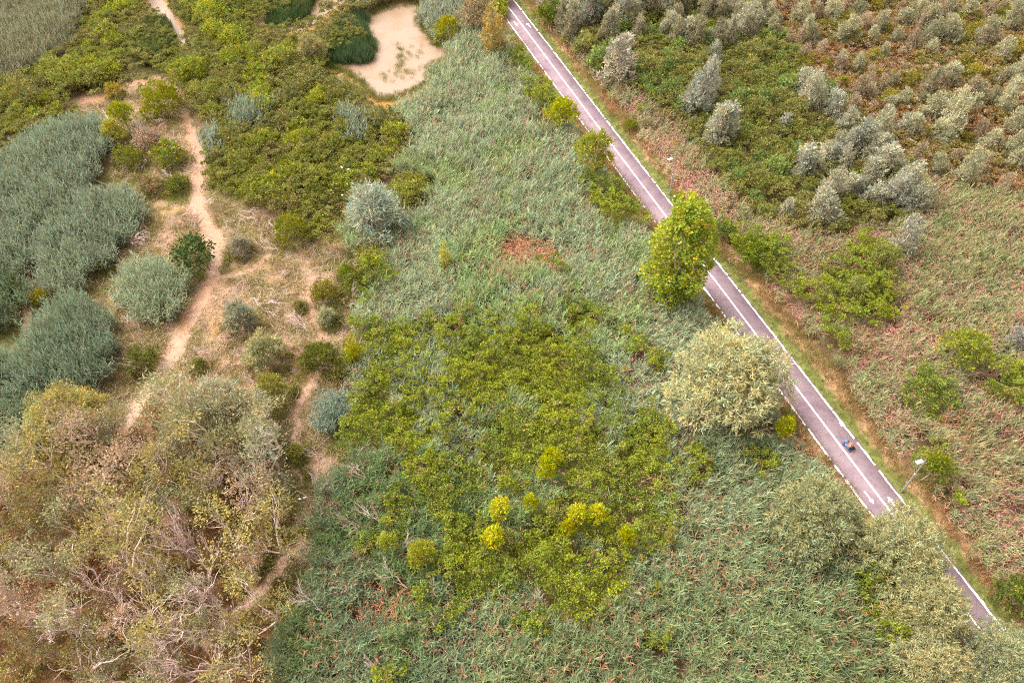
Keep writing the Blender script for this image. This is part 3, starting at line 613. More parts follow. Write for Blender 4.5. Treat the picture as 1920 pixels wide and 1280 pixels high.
DW += [((a[0] + dx, a[1] + dy), (b[0] + dx, b[1] + dy)) for (a, b), dx, dy in zip(DW[:11], (40, 30, 45, -35, -70, 50, -60, 20, 20, 70, -40), (-70, 60, -50, -40, 90, 60, -100, -60, 130, -90, -120))]
for a, b in DW: deadwood(a, b, 8.2, 'bare leafless tree with pale twisted limbs inside the dry wood', group='leafless trees of the dry wood', fat=.95)
FW = [((436,404),(484,393)),((507,410),(486,428)),((460,374),(478,335)),((533,377),(524,335)),((491,478),(440,470)),((500,472),(472,436)),((340,407),(398,390)),((460,443),(424,428)),((560,491),(520,482)),((557,546),(508,556)),((592,606),(600,582)),((507,573),(500,540)),((641,700),(603,683)),((647,745),(636,702)),((586,740),(588,705)),((201,348),(126,300)),((181,366),(139,336)),((279,282),(210,192)),((262,276),(232,232)),((201,638),(166,588)),((302,697),(213,692)),((560,530),(600,500)),((470,560),(520,590)),((440,620),(410,590)),((430,690),(480,660)),((240,455),(280,470)),((380,410),(330,420)),((640,780),(600,770)),((330,690),(350,655)),((420,640),(440,600)),((240,330),(226,290))]
_g = np.random.default_rng(77)
for c in poisson(MUD, 3.4, seed=21, rej=lambda q: near_chan(q, 16) | inside(q, WOOD) | (edge_d(q, MUD) < 14)): FW.append(((c[0], c[1]), (c[0] - _g.uniform(15, 50), c[1] - _g.uniform(-12, 34))))
for a, b in FW: deadwood(a, b, 1.3, 'bleached fallen bough lying on the mud flat left of the reeds', 'dead_bough', 'dead branch', 'fallen boughs on the mud flat', fat=.95)
FT = [((578,621),(530,582),'thick bundle of bleached brushwood in the middle of the mud flat'),((581,622),(540,578),None),((575,618),(522,590),None),
      ((728,1271),(676,1238),'small bleached bough in the reeds at the bottom edge'),((608,1149),(548,1070),'pale leaning bare trunk at the left edge of the reeds'),((591,924),(569,872),'upright dead bough on the brown bank above the reeds'),
      ((681,1008),(632,932),'left of two long dead boughs lying over the reeds'),((728,988),(668,940),'right of two long dead boughs lying over the reeds'),((765,1102),(706,1030),'fan of dead boughs left of the olive-yellow tree'),((749,1035),(764,985),'dead bough reaching up above the fan of boughs'),
      ((665,1122),(620,1086),'thin dead bough in rusty grass below the dead fan'),((611,1025),(553,1010),'spiky dead bough over the narrow channel'),((631,897),(606,915),'short dead bough at the corner of the brambles'),((700,905),(640,870),'grey dead bough at the lower left of the brambles'),
      ((1017,1129),(1003,1100),'small star-shaped dead bush in the brambles'),((745,770),(738,735),'dead twigs sticking out of the bramble patch'),((660,560),(668,530),'white bare stem beside the dark bush at the mud edge')]
for a, b, l in FT: deadwood(a, b, 1.2 if a[0] < 605 else 3.3, l or 'loose bleached stick beside the thick brushwood bundle', 'dead_bough', 'dead branch', None if l else 'loose sticks beside the brushwood bundle', fat=.85, ha=0 if a[0] < 605 else 1.7)

# ---------------------------------------------------------------- reeds, rushes, brambles, grasses
def reed(g, n=4, rad=.32, h=2.6, nl=13, L=.60, W=.060, droop=.28, stem=.011, lean=.12, dry=0.0):
    parts = []
    for s_ in range(n):
        b = np.array([g.uniform(-rad, rad), g.uniform(-rad, rad), 0]); hh = h * g.uniform(.75, 1.1)
        tp = b + np.array([g.normal(0, lean) * hh, g.normal(0, lean) * hh, hh]); pts = curve(b, tp, g, .03, 4)
        c = np.array([1.1, .8, .62]) * g.uniform(.7, 1.1) if g.random() < .6 else np.ones(3)
        parts.append(tube(pts, np.linspace(stem, stem * .5, 4), 3, c))
        a0 = g.uniform(0, 6.28); tl = np.linspace(.42, 1.0, nl)
        tn = np.array([np.interp(tl, np.linspace(0, 1, 4), pts[:, k]) for k in range(3)]).T
        az = a0 + np.arange(nl) * 2.6 + g.normal(0, .35, nl); el = np.interp(tl, [.4, 1], [.45, 1.2]) + g.normal(0, .15, nl)
        d = np.stack([np.cos(az) * np.cos(el), np.sin(az) * np.cos(el), np.sin(el)], 1); sd_ = np.stack([-np.sin(az), np.cos(az), np.zeros(nl)], 1)
        ll = (L * g.uniform(.7, 1.2, nl))[:, None]; ww = (W * g.uniform(.8, 1.2, nl))[:, None]
        p1 = tn + d * ll * .5; d2 = nrm(d + np.array([0, 0, -droop])); p2 = p1 + d2 * ll * .5
        V = np.stack([tn - sd_ * ww * .3, tn + sd_ * ww * .3, p1 + sd_ * ww * .5, p1 - sd_ * ww * .5, p2 + sd_ * ww * .06, p2 - sd_ * ww * .06], 1).reshape(-1, 3)
        i6 = np.arange(nl)[:, None] * 6; Q = np.concatenate([i6 + np.array([[0, 1, 2, 3]]), i6 + np.array([[3, 2, 4, 5]])])
        cc = hue(g, nl, .14, .08); brown = g.random(nl) < dry + .16 * (tl < .6); cc[brown] = np.array([1.12, .84, .72]) * g.uniform(.7, 1.1, (brown.sum(), 1))
        parts.append((V, Q, np.concatenate([cc, cc])))
    return join(parts)
def tuft(g, n=26, rad=.22, h=.5, w=.02, lean=.5):
    b = g.normal(size=(n, 3)) * rad * .6; b[:, 2] = 0; D = g.normal(size=(n, 3)) * lean; D[:, 2] = 1
    return leaves(b, D, h * g.uniform(.6, 1.2, n), np.full(n, w), hue(g, n, .15, .1), g)
def rosette(g, r=.27, k=60, L=.16, W=.11):
    u = nrm(g.normal(size=(k, 3))); u[:, 2] = np.abs(u[:, 2]) * .9 - .1
    P = u * r * g.uniform(.5, 1, (k, 1)) * np.array([1, 1, .8]); D = u + g.normal(size=(k, 3)) * .6
    V, Q, c = leaves(P, D, L * g.uniform(.7, 1.3, k), W * g.uniform(.7, 1.2, k), hue(g, k, .16, .1), g)
    st = [tube(curve((g.normal(0, .06), g.normal(0, .06), -.9), (0, 0, .05), g, .05, 3), [.015, .012, .008], 3, (1.1, .7, .6))]
    return join([(V, Q, c)] + st)
def twigs(g):
    parts = []
    for _ in range(g.integers(7, 13)):
        a = np.array([g.normal(0, .35), g.normal(0, .35), .04]); an = g.normal(.3, .9); L = g.uniform(.5, 1.5); b = a + np.array([math.cos(an) * L, math.sin(an) * L, abs(g.normal(0, .2))])
        parts.append(tube(curve(a, b, g, .14, 5), np.linspace(.018, .007, 5), 3, np.ones(3) * g.uniform(.7, 1.2)))
    return join(parts)
def G(i): return np.random.default_rng(4000 + i)
def protos(name, geos, mat):
    col = bpy.data.collections.new(name)
    for k, ge in enumerate(geos):
        o = bpy.data.objects.new(f'{name}_{k:02d}', mesh_np(name, *ge, [mat])); col.objects.link(o)
    return col
def scatter(name, label, cat, P, rot, scl, idx, tint, col):
    n = len(P); me = bpy.data.meshes.new(name); me.vertices.add(n); me.vertices.foreach_set('co', P.astype(np.float32).ravel())
    a = me.attributes.new('rot', 'FLOAT_VECTOR', 'POINT'); a.data.foreach_set('vector', rot.astype(np.float32).ravel())
    a = me.attributes.new('scl', 'FLOAT_VECTOR', 'POINT'); a.data.foreach_set('vector', scl.astype(np.float32).ravel())
    a = me.attributes.new('idx', 'INT', 'POINT'); a.data.foreach_set('value', idx.astype(np.int32))
    a = me.attributes.new('tint', 'FLOAT_COLOR', 'POINT'); a.data.foreach_set('color', np.concatenate([tint, np.ones((n, 1))], 1).astype(np.float32).ravel())
    o = link(name, me); ng = bpy.data.node_groups.new(name, 'GeometryNodeTree')
    ng.interface.new_socket('Geometry', in_out='INPUT', socket_type='NodeSocketGeometry'); ng.interface.new_socket('Geometry', in_out='OUTPUT', socket_type='NodeSocketGeometry')
    N, K = ng.nodes, ng.links; gi, go = N.new('NodeGroupInput'), N.new('NodeGroupOutput'); ip = N.new('GeometryNodeInstanceOnPoints'); ci = N.new('GeometryNodeCollectionInfo')
    ci.inputs['Collection'].default_value = col; ci.inputs['Separate Children'].default_value = True; ci.inputs['Reset Children'].default_value = True
    ip.inputs['Pick Instance'].default_value = True
    def na(t, nm):
        q = N.new('GeometryNodeInputNamedAttribute'); q.data_type = t; q.inputs['Name'].default_value = nm; return q.outputs['Attribute']
    er = N.new('FunctionNodeEulerToRotation')
    K.new(gi.outputs[0], ip.inputs['Points']); K.new(ci.outputs[0], ip.inputs['Instance']); K.new(na('INT', 'idx'), ip.inputs['Instance Index'])
    K.new(na('FLOAT_VECTOR', 'rot'), er.inputs[0]); K.new(er.outputs[0], ip.inputs['Rotation']); K.new(na('FLOAT_VECTOR', 'scl'), ip.inputs['Scale']); K.new(ip.outputs[0], go.inputs[0])
    md = o.modifiers.new('plants', 'NODES'); md.node_group = ng
    return tag(o, label, cat, kind='stuff')

RA = protos('reed_tuft', [reed(G(i), dry=.08) for i in range(5)] + [reed(G(10 + i), nl=6, L=.5, lean=.22, dry=.75, droop=.8) for i in range(3)], LEAFI)
BR = protos('bramble_sprig', [rosette(G(20 + i)) for i in range(5)] + [rosette(G(30 + i), .42, 40, .13, .08) for i in range(2)], LEAFI)
TU = protos('grass_tuft', [tuft(G(40 + i)) for i in range(4)], LEAFI)
TW = protos('twig_litter', [twigs(G(50 + i)) for i in range(4)], LEAFI)

# candidate points over the whole view (a little beyond the frame)
def field(d, seed):
    g = np.random.default_rng(seed); st = 1 / math.sqrt(d)
    x, y = np.meshgrid(np.arange(-100, 105, st), np.arange(8, 140, st)); P = np.stack([x.ravel(), y.ravel()], 1) + g.uniform(-.5, .5, (x.size, 2)) * st
    q = proj(np.concatenate([P, np.full((len(P), 1), 1.6)], 1)); k = (q[:, 0] > -90) & (q[:, 0] < 2010) & (q[:, 1] > -60) & (q[:, 1] < 1370)
    return P[k], q[k], g
def classify(P, q, g):
    n = len(P); j = q + (np.stack([fbm(P[:, 0], P[:, 1], 4, 61), fbm(P[:, 0], P[:, 1], 4, 71)], 1) - .5) * 60 + g.normal(0, 8, (n, 2))
    q0 = proj(np.concatenate([P, np.zeros((n, 1))], 1)); s_ = q + g.normal(0, 5, (n, 2)); o = off(P[:, 0], P[:, 1])
    c = np.where(o > 0, 'rred', 'reed').astype('<U6')
    br = np.zeros(n, bool)
    for P_ in BRAM: br |= inside(j, P_)
    pa = inside(j, PATCH[0]) | ((fbm(P[:, 0], P[:, 1], 7, 81) > .64) & (q[:, 0] > 700)); br &= ~(pa & (g.random(n) < .55))
    br |= (o < 0) & (q[:, 0] > 640) & (q[:, 1] > 470) & (fbm(P[:, 0], P[:, 1], 5, 85) > .66) & (g.random(n) < .8)
    br |= (o > 3.5) & (fbm(P[:, 0], P[:, 1], 6, 87) > .74) & (g.random(n) < .8)
    c[br] = 'bram'
    dr = np.zeros(n, bool)
    for P_ in DRY: dr |= inside(j, P_)
    c[dr] = 'dry'
    c[inside(s_, UPPER)] = 'upper'; c[inside(s_, RUSTWOOD)] = 'rust'; c[inside(s_, GREENWOOD)] = 'green'
    left = (q[:, 0] < 700) & inside(s_, [(-300,-80),(720,-80),(700,150),(640,470),(690,520),(640,620),(660,720),(640,860),(590,920),(600,1020),(560,1140),(520,1180),(500,1400),(-300,1400)]); c[left & (c == 'reed')] = 'none'; c[left & (c == 'bram')] = 'none'
    c[inside(s_, WOOD)] = 'wood'; c[inside(q0, MUD) & ~inside(s_, WOOD) & ~inside(s_, UPPER)] = 'mud'
    wt = np.zeros(n, bool)
    for P_ in POND: wt |= inside(q0, P_)
    wt |= inside(proj(np.concatenate([P, np.full((n, 1), 2.3)], 1)), POND[0])
    wt |= near_chan(q0, 0); c[wt] = 'water'
    oj = o + g.normal(0, .22, n) + (fbm(P[:, 0], P[:, 1], 2.5, 91) - .5) * 1.1
    vw = fbm(P[:, 0], P[:, 1], 5, 93); c[(oj > -3.5) & (o <= 0)] = 'vl'; c[(oj < 2.6 + 2.6 * vw) & (o > 0)] = 'vd'; c[(oj < 2.2 + 1.2 * fbm(P[:, 0], P[:, 1], 7, 95)) & (o > 0)] = 'vg'; c[(o > -1.72) & (o < 1.72)] = 'path'
    return c, o
# reed bed
P, q, g = field(4.2, 101); c, o = classify(P, q, g)
low = fbm(P[:, 0], P[:, 1], 6, 111)
gaps = fbm(P[:, 0], P[:, 1], 2.6, 115) > .72
k = ((c == 'reed') | (c == 'rred') | (c == 'dry')) & ~(gaps & (g.random(len(P)) < .7)); Pk, ck, lk, qk = P[k], c[k], low[k], q[k]; n = len(Pk)
red = ck == 'rred'
dryp = np.where(red, .34 + .7 * (lk - .35), .10 + .5 * np.clip(lk - .5, 0, 1)); dryp += .14 * inside(qk, [(1180,290),(1260,240),(1420,430),(1500,520),(1380,480),(1280,390)])
dr_ = ck == 'dry'; dryp = np.where(dr_, .68, dryp); isd = g.random(n) < dryp; idx = np.where(isd, 5 + g.integers(0, 3, n), g.integers(0, 5, n))
base = np.where(red[:, None], np.array([.30, .32, .17]), np.array([.325, .395, .245]))
near = np.clip((qk[:, 1] - 700) / 500, 0, 1)[:, None]; base = np.where(red[:, None], base, base * (1 - near) + np.array([.225, .29, .145]) * near)
west = (~red & (qk[:, 0] < 900) & (qk[:, 1] > 850))[:, None]; base = np.where(west, np.array([.20, .265, .15]), base)
fr = fbm(Pk[:, 0], Pk[:, 1], 9, 121)[:, None]; base = np.where(red[:, None] & (fr > .53), np.array([.28, .31, .15]), base)
base = np.where((~red)[:, None] & (fr > .56), base * np.array([.92, 1.0, .78]), base)
tint = np.where(isd[:, None], np.where(red[:, None], np.array([.45, .325, .285]), np.array([.34, .25, .19])), base) * g.normal(1, .12, (n, 1)) * g.normal(1, .035, (n, 3)); tint[dr_] = np.where(isd[dr_][:, None], np.array([.40, .26, .17]), tint[dr_]) 
hs_ = np.where(red, g.uniform(.6, .85, n), g.uniform(.75, 1.1, n)); hs_ = np.where(dr_, hs_ * .68, hs_); on_ = off(Pk[:, 0], Pk[:, 1]); hs_ *= np.clip(.55 + (np.abs(on_) - 3.2) * .16, .55, 1); hs_ *= .62 + .7 * fbm(Pk[:, 0], Pk[:, 1], 4, 131)
scl = np.stack([np.where(red, .95, 1.05) * g.uniform(.85, 1.15, n)] * 2 + [hs_], 1); zr = g.uniform(0, 6.28, n); la = 6.28 * 2 * fbm(Pk[:, 0], Pk[:, 1], 14, 205); lm = .42 * np.clip(fbm(Pk[:, 0], Pk[:, 1], 7, 215) - .25, 0, 1) + .25 * isd * red   # wind-laid swathes
lx, ly = lm * np.cos(la) + g.normal(0, .09, n), lm * np.sin(la) + g.normal(0, .09, n)
rot = np.stack([lx * np.cos(zr) + ly * np.sin(zr), -lx * np.sin(zr) + ly * np.cos(zr), zr], 1)
scatter('reed_bed', 'dense bed of grey-green reeds on both sides of the path', 'reeds', np.concatenate([Pk, np.zeros((n, 1))], 1), rot, scl, idx, tint, RA)
# brambles and low scrub
P, q, g = field(8.0, 102); c, o = classify(P, q, g); low = fbm(P[:, 0], P[:, 1], 3.2, 141); pr = g.random(len(P))
bump = .5 + 1.4 * fbm(P[:, 0], P[:, 1], 2.0, 151)
def scrub(name, label, cat, m, tints, hb, sc, rnd=.14, sd_=0):
    Pm = P[m]; n = len(Pm); f_ = fbm(Pm[:, 0], Pm[:, 1], 4, 161 + sd_)
    t = tints[0] * (1 - np.clip(f_ * 2.4 - .7, 0, 1))[:, None] + tints[1] * np.clip(f_ * 2.4 - .7, 0, 1)[:, None]
    if len(tints) > 2: t = np.where((g.random(n) < .14)[:, None], tints[2], t)
    t = t * g.normal(1, rnd, (n, 1)); z = bump[m] * hb * g.uniform(.70, 1.12, n)
    s3 = np.stack([sc * g.uniform(.75, 1.25, n)] * 3, 1); r3 = np.stack([g.normal(0, .3, n), g.normal(0, .3, n), g.uniform(0, 6.28, n)], 1)
    scatter(name, label, cat, np.concatenate([Pm, z[:, None]], 1), r3, s3, g.integers(0, 7, n), t, BR)
hole = (fbm(P[:, 0], P[:, 1], 1.5, 171) > .70) & (pr < .6)
scrub('bramble_thicket', 'yellow-green bramble thicket spread among the reeds', 'brambles', (c == 'bram') & ~hole, [np.array([.19, .245, .05]), np.array([.275, .31, .045]), np.array([.26, .25, .08])], 2.1, 1.0)
scrub('rusty_undergrowth', 'rusty brown undergrowth beneath the pale poplars', 'undergrowth', (c == 'rust') & (pr < .64), [np.array([.32, .20, .10]), np.array([.26, .24, .08]), np.array([.40, .31, .22])], 1.3, 1.15, .18, 3)
scrub('woodland_undergrowth', 'low green undergrowth beneath the bushes of the woods', 'undergrowth', ((c == 'green') & (pr < .52)) | ((c == 'upper') & (pr < .45)), [np.array([.20, .22, .05]), np.array([.24, .22, .08])], 1.5, 1.1, .18, 5)
scrub('dry_wood_undergrowth', 'sparse rusty undergrowth on the floor of the dry wood', 'undergrowth', ((c == 'wood') & (pr < .24)), [np.array([.27, .15, .07]), np.array([.22, .19, .06])], .5, 1.1, .2, 7)
# grasses
P, q, g = field(9.0, 103); c, o = classify(P, q, g); pr = g.random(len(P))
def grass(name, label, cat, m, tints, sc, zs):
    Pm = P[m]; n = len(Pm); f_ = fbm(Pm[:, 0], Pm[:, 1], 3, 181)[:, None]; f_ = np.clip(f_ * 3 - 1, 0, 1); t = (tints[0] * (1 - f_) + tints[1] * f_) * g.normal(1, .14, (n, 1))
    s_ = sc * g.uniform(.7, 1.3, n); scatter(name, label, cat, np.concatenate([Pm, np.zeros((n, 1))], 1), np.stack([g.normal(0, .1, n), g.normal(0, .1, n), g.uniform(0, 6.28, n)], 1), np.stack([s_, s_, s_ * zs], 1), g.integers(0, 4, n), t, TU)
grn = (c == 'vg') | ((c == 'vl') & (fbm(P[:, 0], P[:, 1], 8, 51) > .5))
grass('verge_grass', 'short green grass strip along the path edges', 'grass', grn & (pr < .8), [np.array([.13, .17, .04]), np.array([.22, .21, .08])], .8, .5)
dry = (c == 'vd') | ((c == 'vl') & ~grn)
grass('dry_grass', 'dry orange-tan grass between the verge and the reeds', 'grass', (dry & (pr < .75)) | ((c == 'dry') & (pr < .25)), [np.array([.42, .27, .15]), np.array([.30, .27, .10])], 1.5, 1.1)
grass('mud_grass', 'thin olive and tan grass on the mud flat', 'grass', ((c == 'mud') & (fbm(P[:, 0], P[:, 1], 2.2, 191) > .46) & (pr < .75)) | ((c == 'wood') & (pr < .12)) | ((c == 'none') & (pr < .5)), [np.array([.33, .29, .12]), np.array([.22, .26, .06])], 1.25, .7)
sk = [(x, y, r_) for x, y, r_, px, py in SKIRT if px < 720 and inside(np.array([[px, py + 10.]]), MUD)[0]]
Pp = np.concatenate([np.array([x, y]) + np.stack([np.cos(a), np.sin(a)], 1) * (r_ * g.normal(.95, .28, 70))[:, None] for x, y, r_ in sk for a in [g.uniform(0, 6.28, 70)]]); Pp = Pp[~near_chan(proj(np.concatenate([Pp, np.zeros((len(Pp), 1))], 1)))]; Pp = Pp[~inside(proj(np.concatenate([Pp, np.zeros((len(Pp), 1))], 1)), POND[0])]
P = Pp; bump = np.full(len(P), 1.0) * g.uniform(.1, .5, len(P)); mk = g.random(len(P))
scrub('low_scrub', 'low weedy scrub fringing the bushes on the mud flat', 'undergrowth', mk < .45, [np.array([.20, .21, .05]), np.array([.26, .22, .08])], 1.0, .85, .2, 9)
grass('fringe_grass', 'rough tan grass fringing the bushes on the mud flat', 'grass', mk > .3, [np.array([.38, .31, .16]), np.array([.25, .26, .08])], 1.5, 1.0)
edge = []
for k_ in range(0, len(POND[0])):
    A_, B_ = np.array(POND[0][k_], float), np.array(POND[0][(k_ + 1) % len(POND[0])], float); m_ = int(np.linalg.norm(B_ - A_) * 1.6)
    edge.append(A_ + (B_ - A_) * g.random((m_, 1)) + g.normal(0, 4, (m_, 2)))
edge += [np.array([752, 112]) + g.normal(0, 1, (26, 2)) * [5, 16], np.array([775, 98]) + g.normal(0, 1, (14, 2)) * [12, 5], np.array([735, 150]) + g.normal(0, 1, (16, 2)) * [22, 8], np.array([772, 135]) + g.normal(0, 1, (12, 2)) * [12, 6]]
P = np.array([at(x, y)[:2] for x, y in np.concatenate(edge)])
grass('pond_grass', 'sparse water grass along the pond margin and in its middle', 'grass', np.ones(len(P), bool), [np.array([.30, .26, .10]), np.array([.17, .21, .06])], 1.15, .9)
P, q, g = field(2.4, 104); c, o = classify(P, q, g); m = ((c == 'mud') & (fbm(P[:, 0], P[:, 1], 4, 201) > .36)) | ((c == 'wood') & (g.random(len(P)) < .25)); Pm = P[m]; n = len(Pm); s_ = g.uniform(.7, 1.4, n)
scatter('twig_litter', 'bleached twigs and flattened stems strewn over the mud flat', 'twigs', np.concatenate([Pm, np.zeros((n, 1))], 1), np.stack([g.normal(0, .06, n), g.normal(0, .06, n), g.normal(.5, .9, n)], 1), np.stack([s_] * 3, 1), g.integers(0, 4, n), np.array([.58, .465, .34]) * g.normal(1, .18, (n, 1)), TW)

# ---------------------------------------------------------------- separate stands of reed and rush (each one a plant mass of its own)
RV = [reed(np.random.default_rng(600 + i), n=3, nl=9, dry=.05, L=.55, W=.07) for i in range(5)]
RUv = [tuft(np.random.default_rng(700 + i), 34, .3, 1.9, .045, .14) for i in range(4)]
def stand(poly, tint, label, name='reed_stand', cat='reeds', rv=RV, dens=5.0, hmax=1.15, edge=1.3, seed=0, hread=2.0):
    g = np.random.default_rng(800 + seed); Wp = np.array([at(x, y, hread)[:2] for x, y in smooth_poly(poly)]); lo, hi = Wp.min(0), Wp.max(0); ar = np.prod(hi - lo)
    c_ = g.uniform(lo, hi, (int(ar * dens), 2)); c_ = c_[inside(c_ + (np.stack([vn(c_[:, 0], c_[:, 1], 1.5, 1), vn(c_[:, 0], c_[:, 1], 1.5, 2)], 1) - .5) * 1.4, [tuple(p) for p in Wp])]
    c_ = c_[(off(c_[:, 0], c_[:, 1]) < -2.2)]; c_ = c_[~(inside(proj(np.concatenate([c_, np.full((len(c_), 1), hread)], 1)), POND[0]) | inside(proj(np.concatenate([c_, np.zeros((len(c_), 1))], 1)), POND[0])) | (name != 'reed_stand')]; d = np.min(np.linalg.norm(c_[:, None] - Wp[None], axis=2), 1); ctr = Wp.mean(0)
    hz = hmax * np.clip(.62 + d / edge * .3, .5, 1) * (.8 + .35 * fbm(c_[:, 0], c_[:, 1], 2.5, 9)) ; parts = []
    for p, z in zip(c_, hz):
        V, Q, cc = rv[g.integers(len(rv))]; a = g.uniform(0, 6.28); ca, sa = math.cos(a), math.sin(a); s_ = g.uniform(.85, 1.2)
        ox, oy = g.normal(0, .06, 2)
        W_ = np.stack([(V[:, 0] * ca - V[:, 1] * sa) * s_ + p[0] - ctr[0] + V[:, 2] * ox, (V[:, 0] * sa + V[:, 1] * ca) * s_ + p[1] - ctr[1] + V[:, 2] * oy, V[:, 2] * z], 1)
        parts.append((W_, Q, cc * g.normal(1, .12)))
    o = link(name, mesh_np(name, *join(parts), [LEAF])); o.location = (ctr[0], ctr[1], 0); o.color = (*tint, 1); tag(o, label, cat); return o
BG, PG, RG = (.235, .29, .19), (.26, .28, .18), (.085, .135, .06)
stand([(-60,330),(0,290),(80,225),(150,212),(200,222),(205,265),(170,330),(120,400),(60,440),(45,500),(-60,510)], BG, 'dark blue-green reed stand at the left edge, the uppermost of four', seed=1)
stand([(60,440),(110,380),(170,350),(235,345),(272,375),(262,410),(205,455),(200,480),(150,520),(100,545),(55,520)], BG, 'blue-green reed stand above the narrow mud gap, second of four on the left', seed=2)
stand([(60,600),(90,560),(140,540),(190,560),(215,620),(205,690),(150,735),(90,730),(30,740),(10,690),(30,640)], (.205, .265, .17), 'tall dark domed reed stand left of the lower channel', seed=3, hmax=1.3)
stand([(-80,650),(10,640),(20,720),(60,740),(80,790),(60,850),(20,840),(-80,860)], (.19, .25, .155), 'dark reed stand at the left edge beside the yellow-olive tree', seed=4)
stand([(-80,520),(0,490),(35,500),(40,560),(35,600),(-80,620)], (.15, .20, .11), 'green reed stand at the left edge beside the orange channel', seed=5)
stand([(215,500),(270,475),(330,490),(350,530),(330,560),(285,600),(230,575),(205,540)], (.29, .35, .22), 'grey-green reed stand in the middle of the mud below the emerald bush', seed=6)
stand([(370,240),(410,228),(420,255),(410,285),(385,292),(372,270)], (.27, .33, .24), 'small pale blue reed tuft on the right bank of the channel top', seed=7)
stand([(425,190),(480,175),(515,185),(505,215),(470,235),(430,230)], (.26, .32, .22), 'pale blue-green reed patch in the bushes right of the channel top', seed=8)
stand([(620,200),(670,195),(705,205),(695,230),(660,260),(640,235)], (.26, .32, .22), 'pale reed patch in the bushes below the pond', seed=9)
stand([(590,735),(620,725),(650,740),(655,780),(625,795),(592,780)], (.19, .27, .20), 'teal reed clump beside the small winding channel', seed=10)
stand([(-80,-40),(160,-50),(155,10),(140,60),(110,95),(60,125),(0,140),(-80,150)], (.24, .25, .15), 'pale reed stand filling the top left corner', seed=11)
stand([(675,5),(790,-10),(790,-50),(640,-50),(650,-10)], PG, 'pale reeds along the far shore of the pond', seed=12, hmax=.9)
stand([(780,40),(790,0),(850,-30),(890,0),(885,40),(850,50),(815,55)], (.28, .31, .22), 'silvery reed clump above the yellow-green bush on the pond shore', seed=13)
stand([(800,115),(850,92),(900,90),(935,110),(900,140),(850,150),(805,148)], (.24, .26, .13), 'yellowish reed clump reaching into the pond from the right', seed=14, hmax=.8)
stand([(590,90),(618,55),(640,25),(668,15),(685,30),(690,55),(704,80),(700,98),(660,112),(620,105)], RG, 'dark green rush clump on the near pond shore', 'rush_clump', 'rushes', RUv, 6, 1.1, 1, 15, 1.2)
stand([(250,60),(275,30),(310,28),(328,60),(326,95),(295,110),(258,112),(245,90)], (.10, .14, .05), 'dark green rush clump left of the small top channel', 'rush_clump', 'rushes', RUv, 6, 1.1, 1, 16, 1.2)
stand([(490,25),(510,-20),(590,-30),(585,12),(545,38),(510,40)], (.085, .135, .05), 'dark green rush clump at the top edge between channel and pond', 'rush_clump', 'rushes', RUv, 6, 1.1, 1, 17, 1.2)
stand([(330,15),(400,5),(480,10),(420,45),(360,40)], (.12, .15, .05), 'green rush clump in the bushes right of the small top channel', 'rush_clump', 'rushes', RUv, 6, 1.0, 1, 18, 1.2)

# ---------------------------------------------------------------- lamp posts
STEEL = plain('galvanised_steel', (.42, .43, .42), .45, .12, 8, .6); HEADM = plain('white_lamp_housing', (.75, .75, .78), .4, .06, 8); DARKM = plain('dark_fitting', (.05, .05, .06), .5, .1, 8); LENS = plain('lamp_glass', (.6, .62, .65), .15, .03, 5)
def box(cx, cy, cz, sx, sy, sz, bev=.01):
    import bmesh
    bm = bmesh.new(); bmesh.ops.create_cube(bm, size=1)
    for v in bm.verts: v.co = Vector((v.co.x * sx + cx, v.co.y * sy + cy, v.co.z * sz + cz))
    if bev: bmesh.ops.bevel(bm, geom=bm.edges[:], offset=bev, segments=2, affect='EDGES')
    me = bpy.data.meshes.new('part'); bm.to_mesh(me); bm.free(); return me
def tmesh(name, parts, mat): return mesh_np(name, *join(parts), [mat], True)
lt = lambda z0, z1, r0, r1, n=12: tube([(0, 0, z0), (0, 0, (z0 + z1) / 2), (0, 0, z1)], [r0, (r0 + r1) / 2, r1], n)
LM = dict(pole=tmesh('pole', [lt(0, 2.9, .075, .07), lt(2.9, 5.0, .055, .05)], STEEL), collar=tmesh('collar', [lt(2.84, 2.96, .09, .09)], HEADM), base=tmesh('base_plate', [lt(0, .05, .16, .16), lt(.05, .3, .1, .09)], STEEL),
          arm=tmesh('arm', [tube([(0, 0, 4.95), (-.15, 0, 5.03), (-.42, 0, 5.06)], [.04, .038, .035], 8)], STEEL), cap=tmesh('pole_cap', [lt(4.98, 5.08, .07, .03)], DARKM))
hm = box(-.68, 0, 5.07, .58, .26, .09, .03); hm.materials.append(HEADM); lm = box(-.70, 0, 5.018, .44, .2, .012, 0); lm.materials.append(LENS); jb = box(-.34, .05, 5.12, .16, .16, .08, .02); jb.materials.append(DARKM)
for px, py, l in ((1690.4, 921.5, 'grey steel lamp post at the right verge by the white path arrows near the bottom'), (1255.5, 365.6, 'grey steel lamp post on the right verge above the tall yellow-green poplar'), (1010.3, 45, 'grey steel lamp post at the top of the path, before green trees')):
    p = at(px, py); e = bpy.data.objects.new('lamp_post', None); C.objects.link(e); e.location = p; e.rotation_euler = (0, 0, math.atan2(PN[1], PN[0])); e.empty_display_size = .4
    tag(e, l, 'lamp post', 'lamp posts along the path')
    for nm in ('pole', 'collar', 'arm'): link(nm, LM[nm], e)
    link('base_plate', LM['base'], e); link('pole_cap', LM['cap'], e); hd = link('lamp_head', hm, e); link('lens', lm, hd); link('junction_box', jb, e)

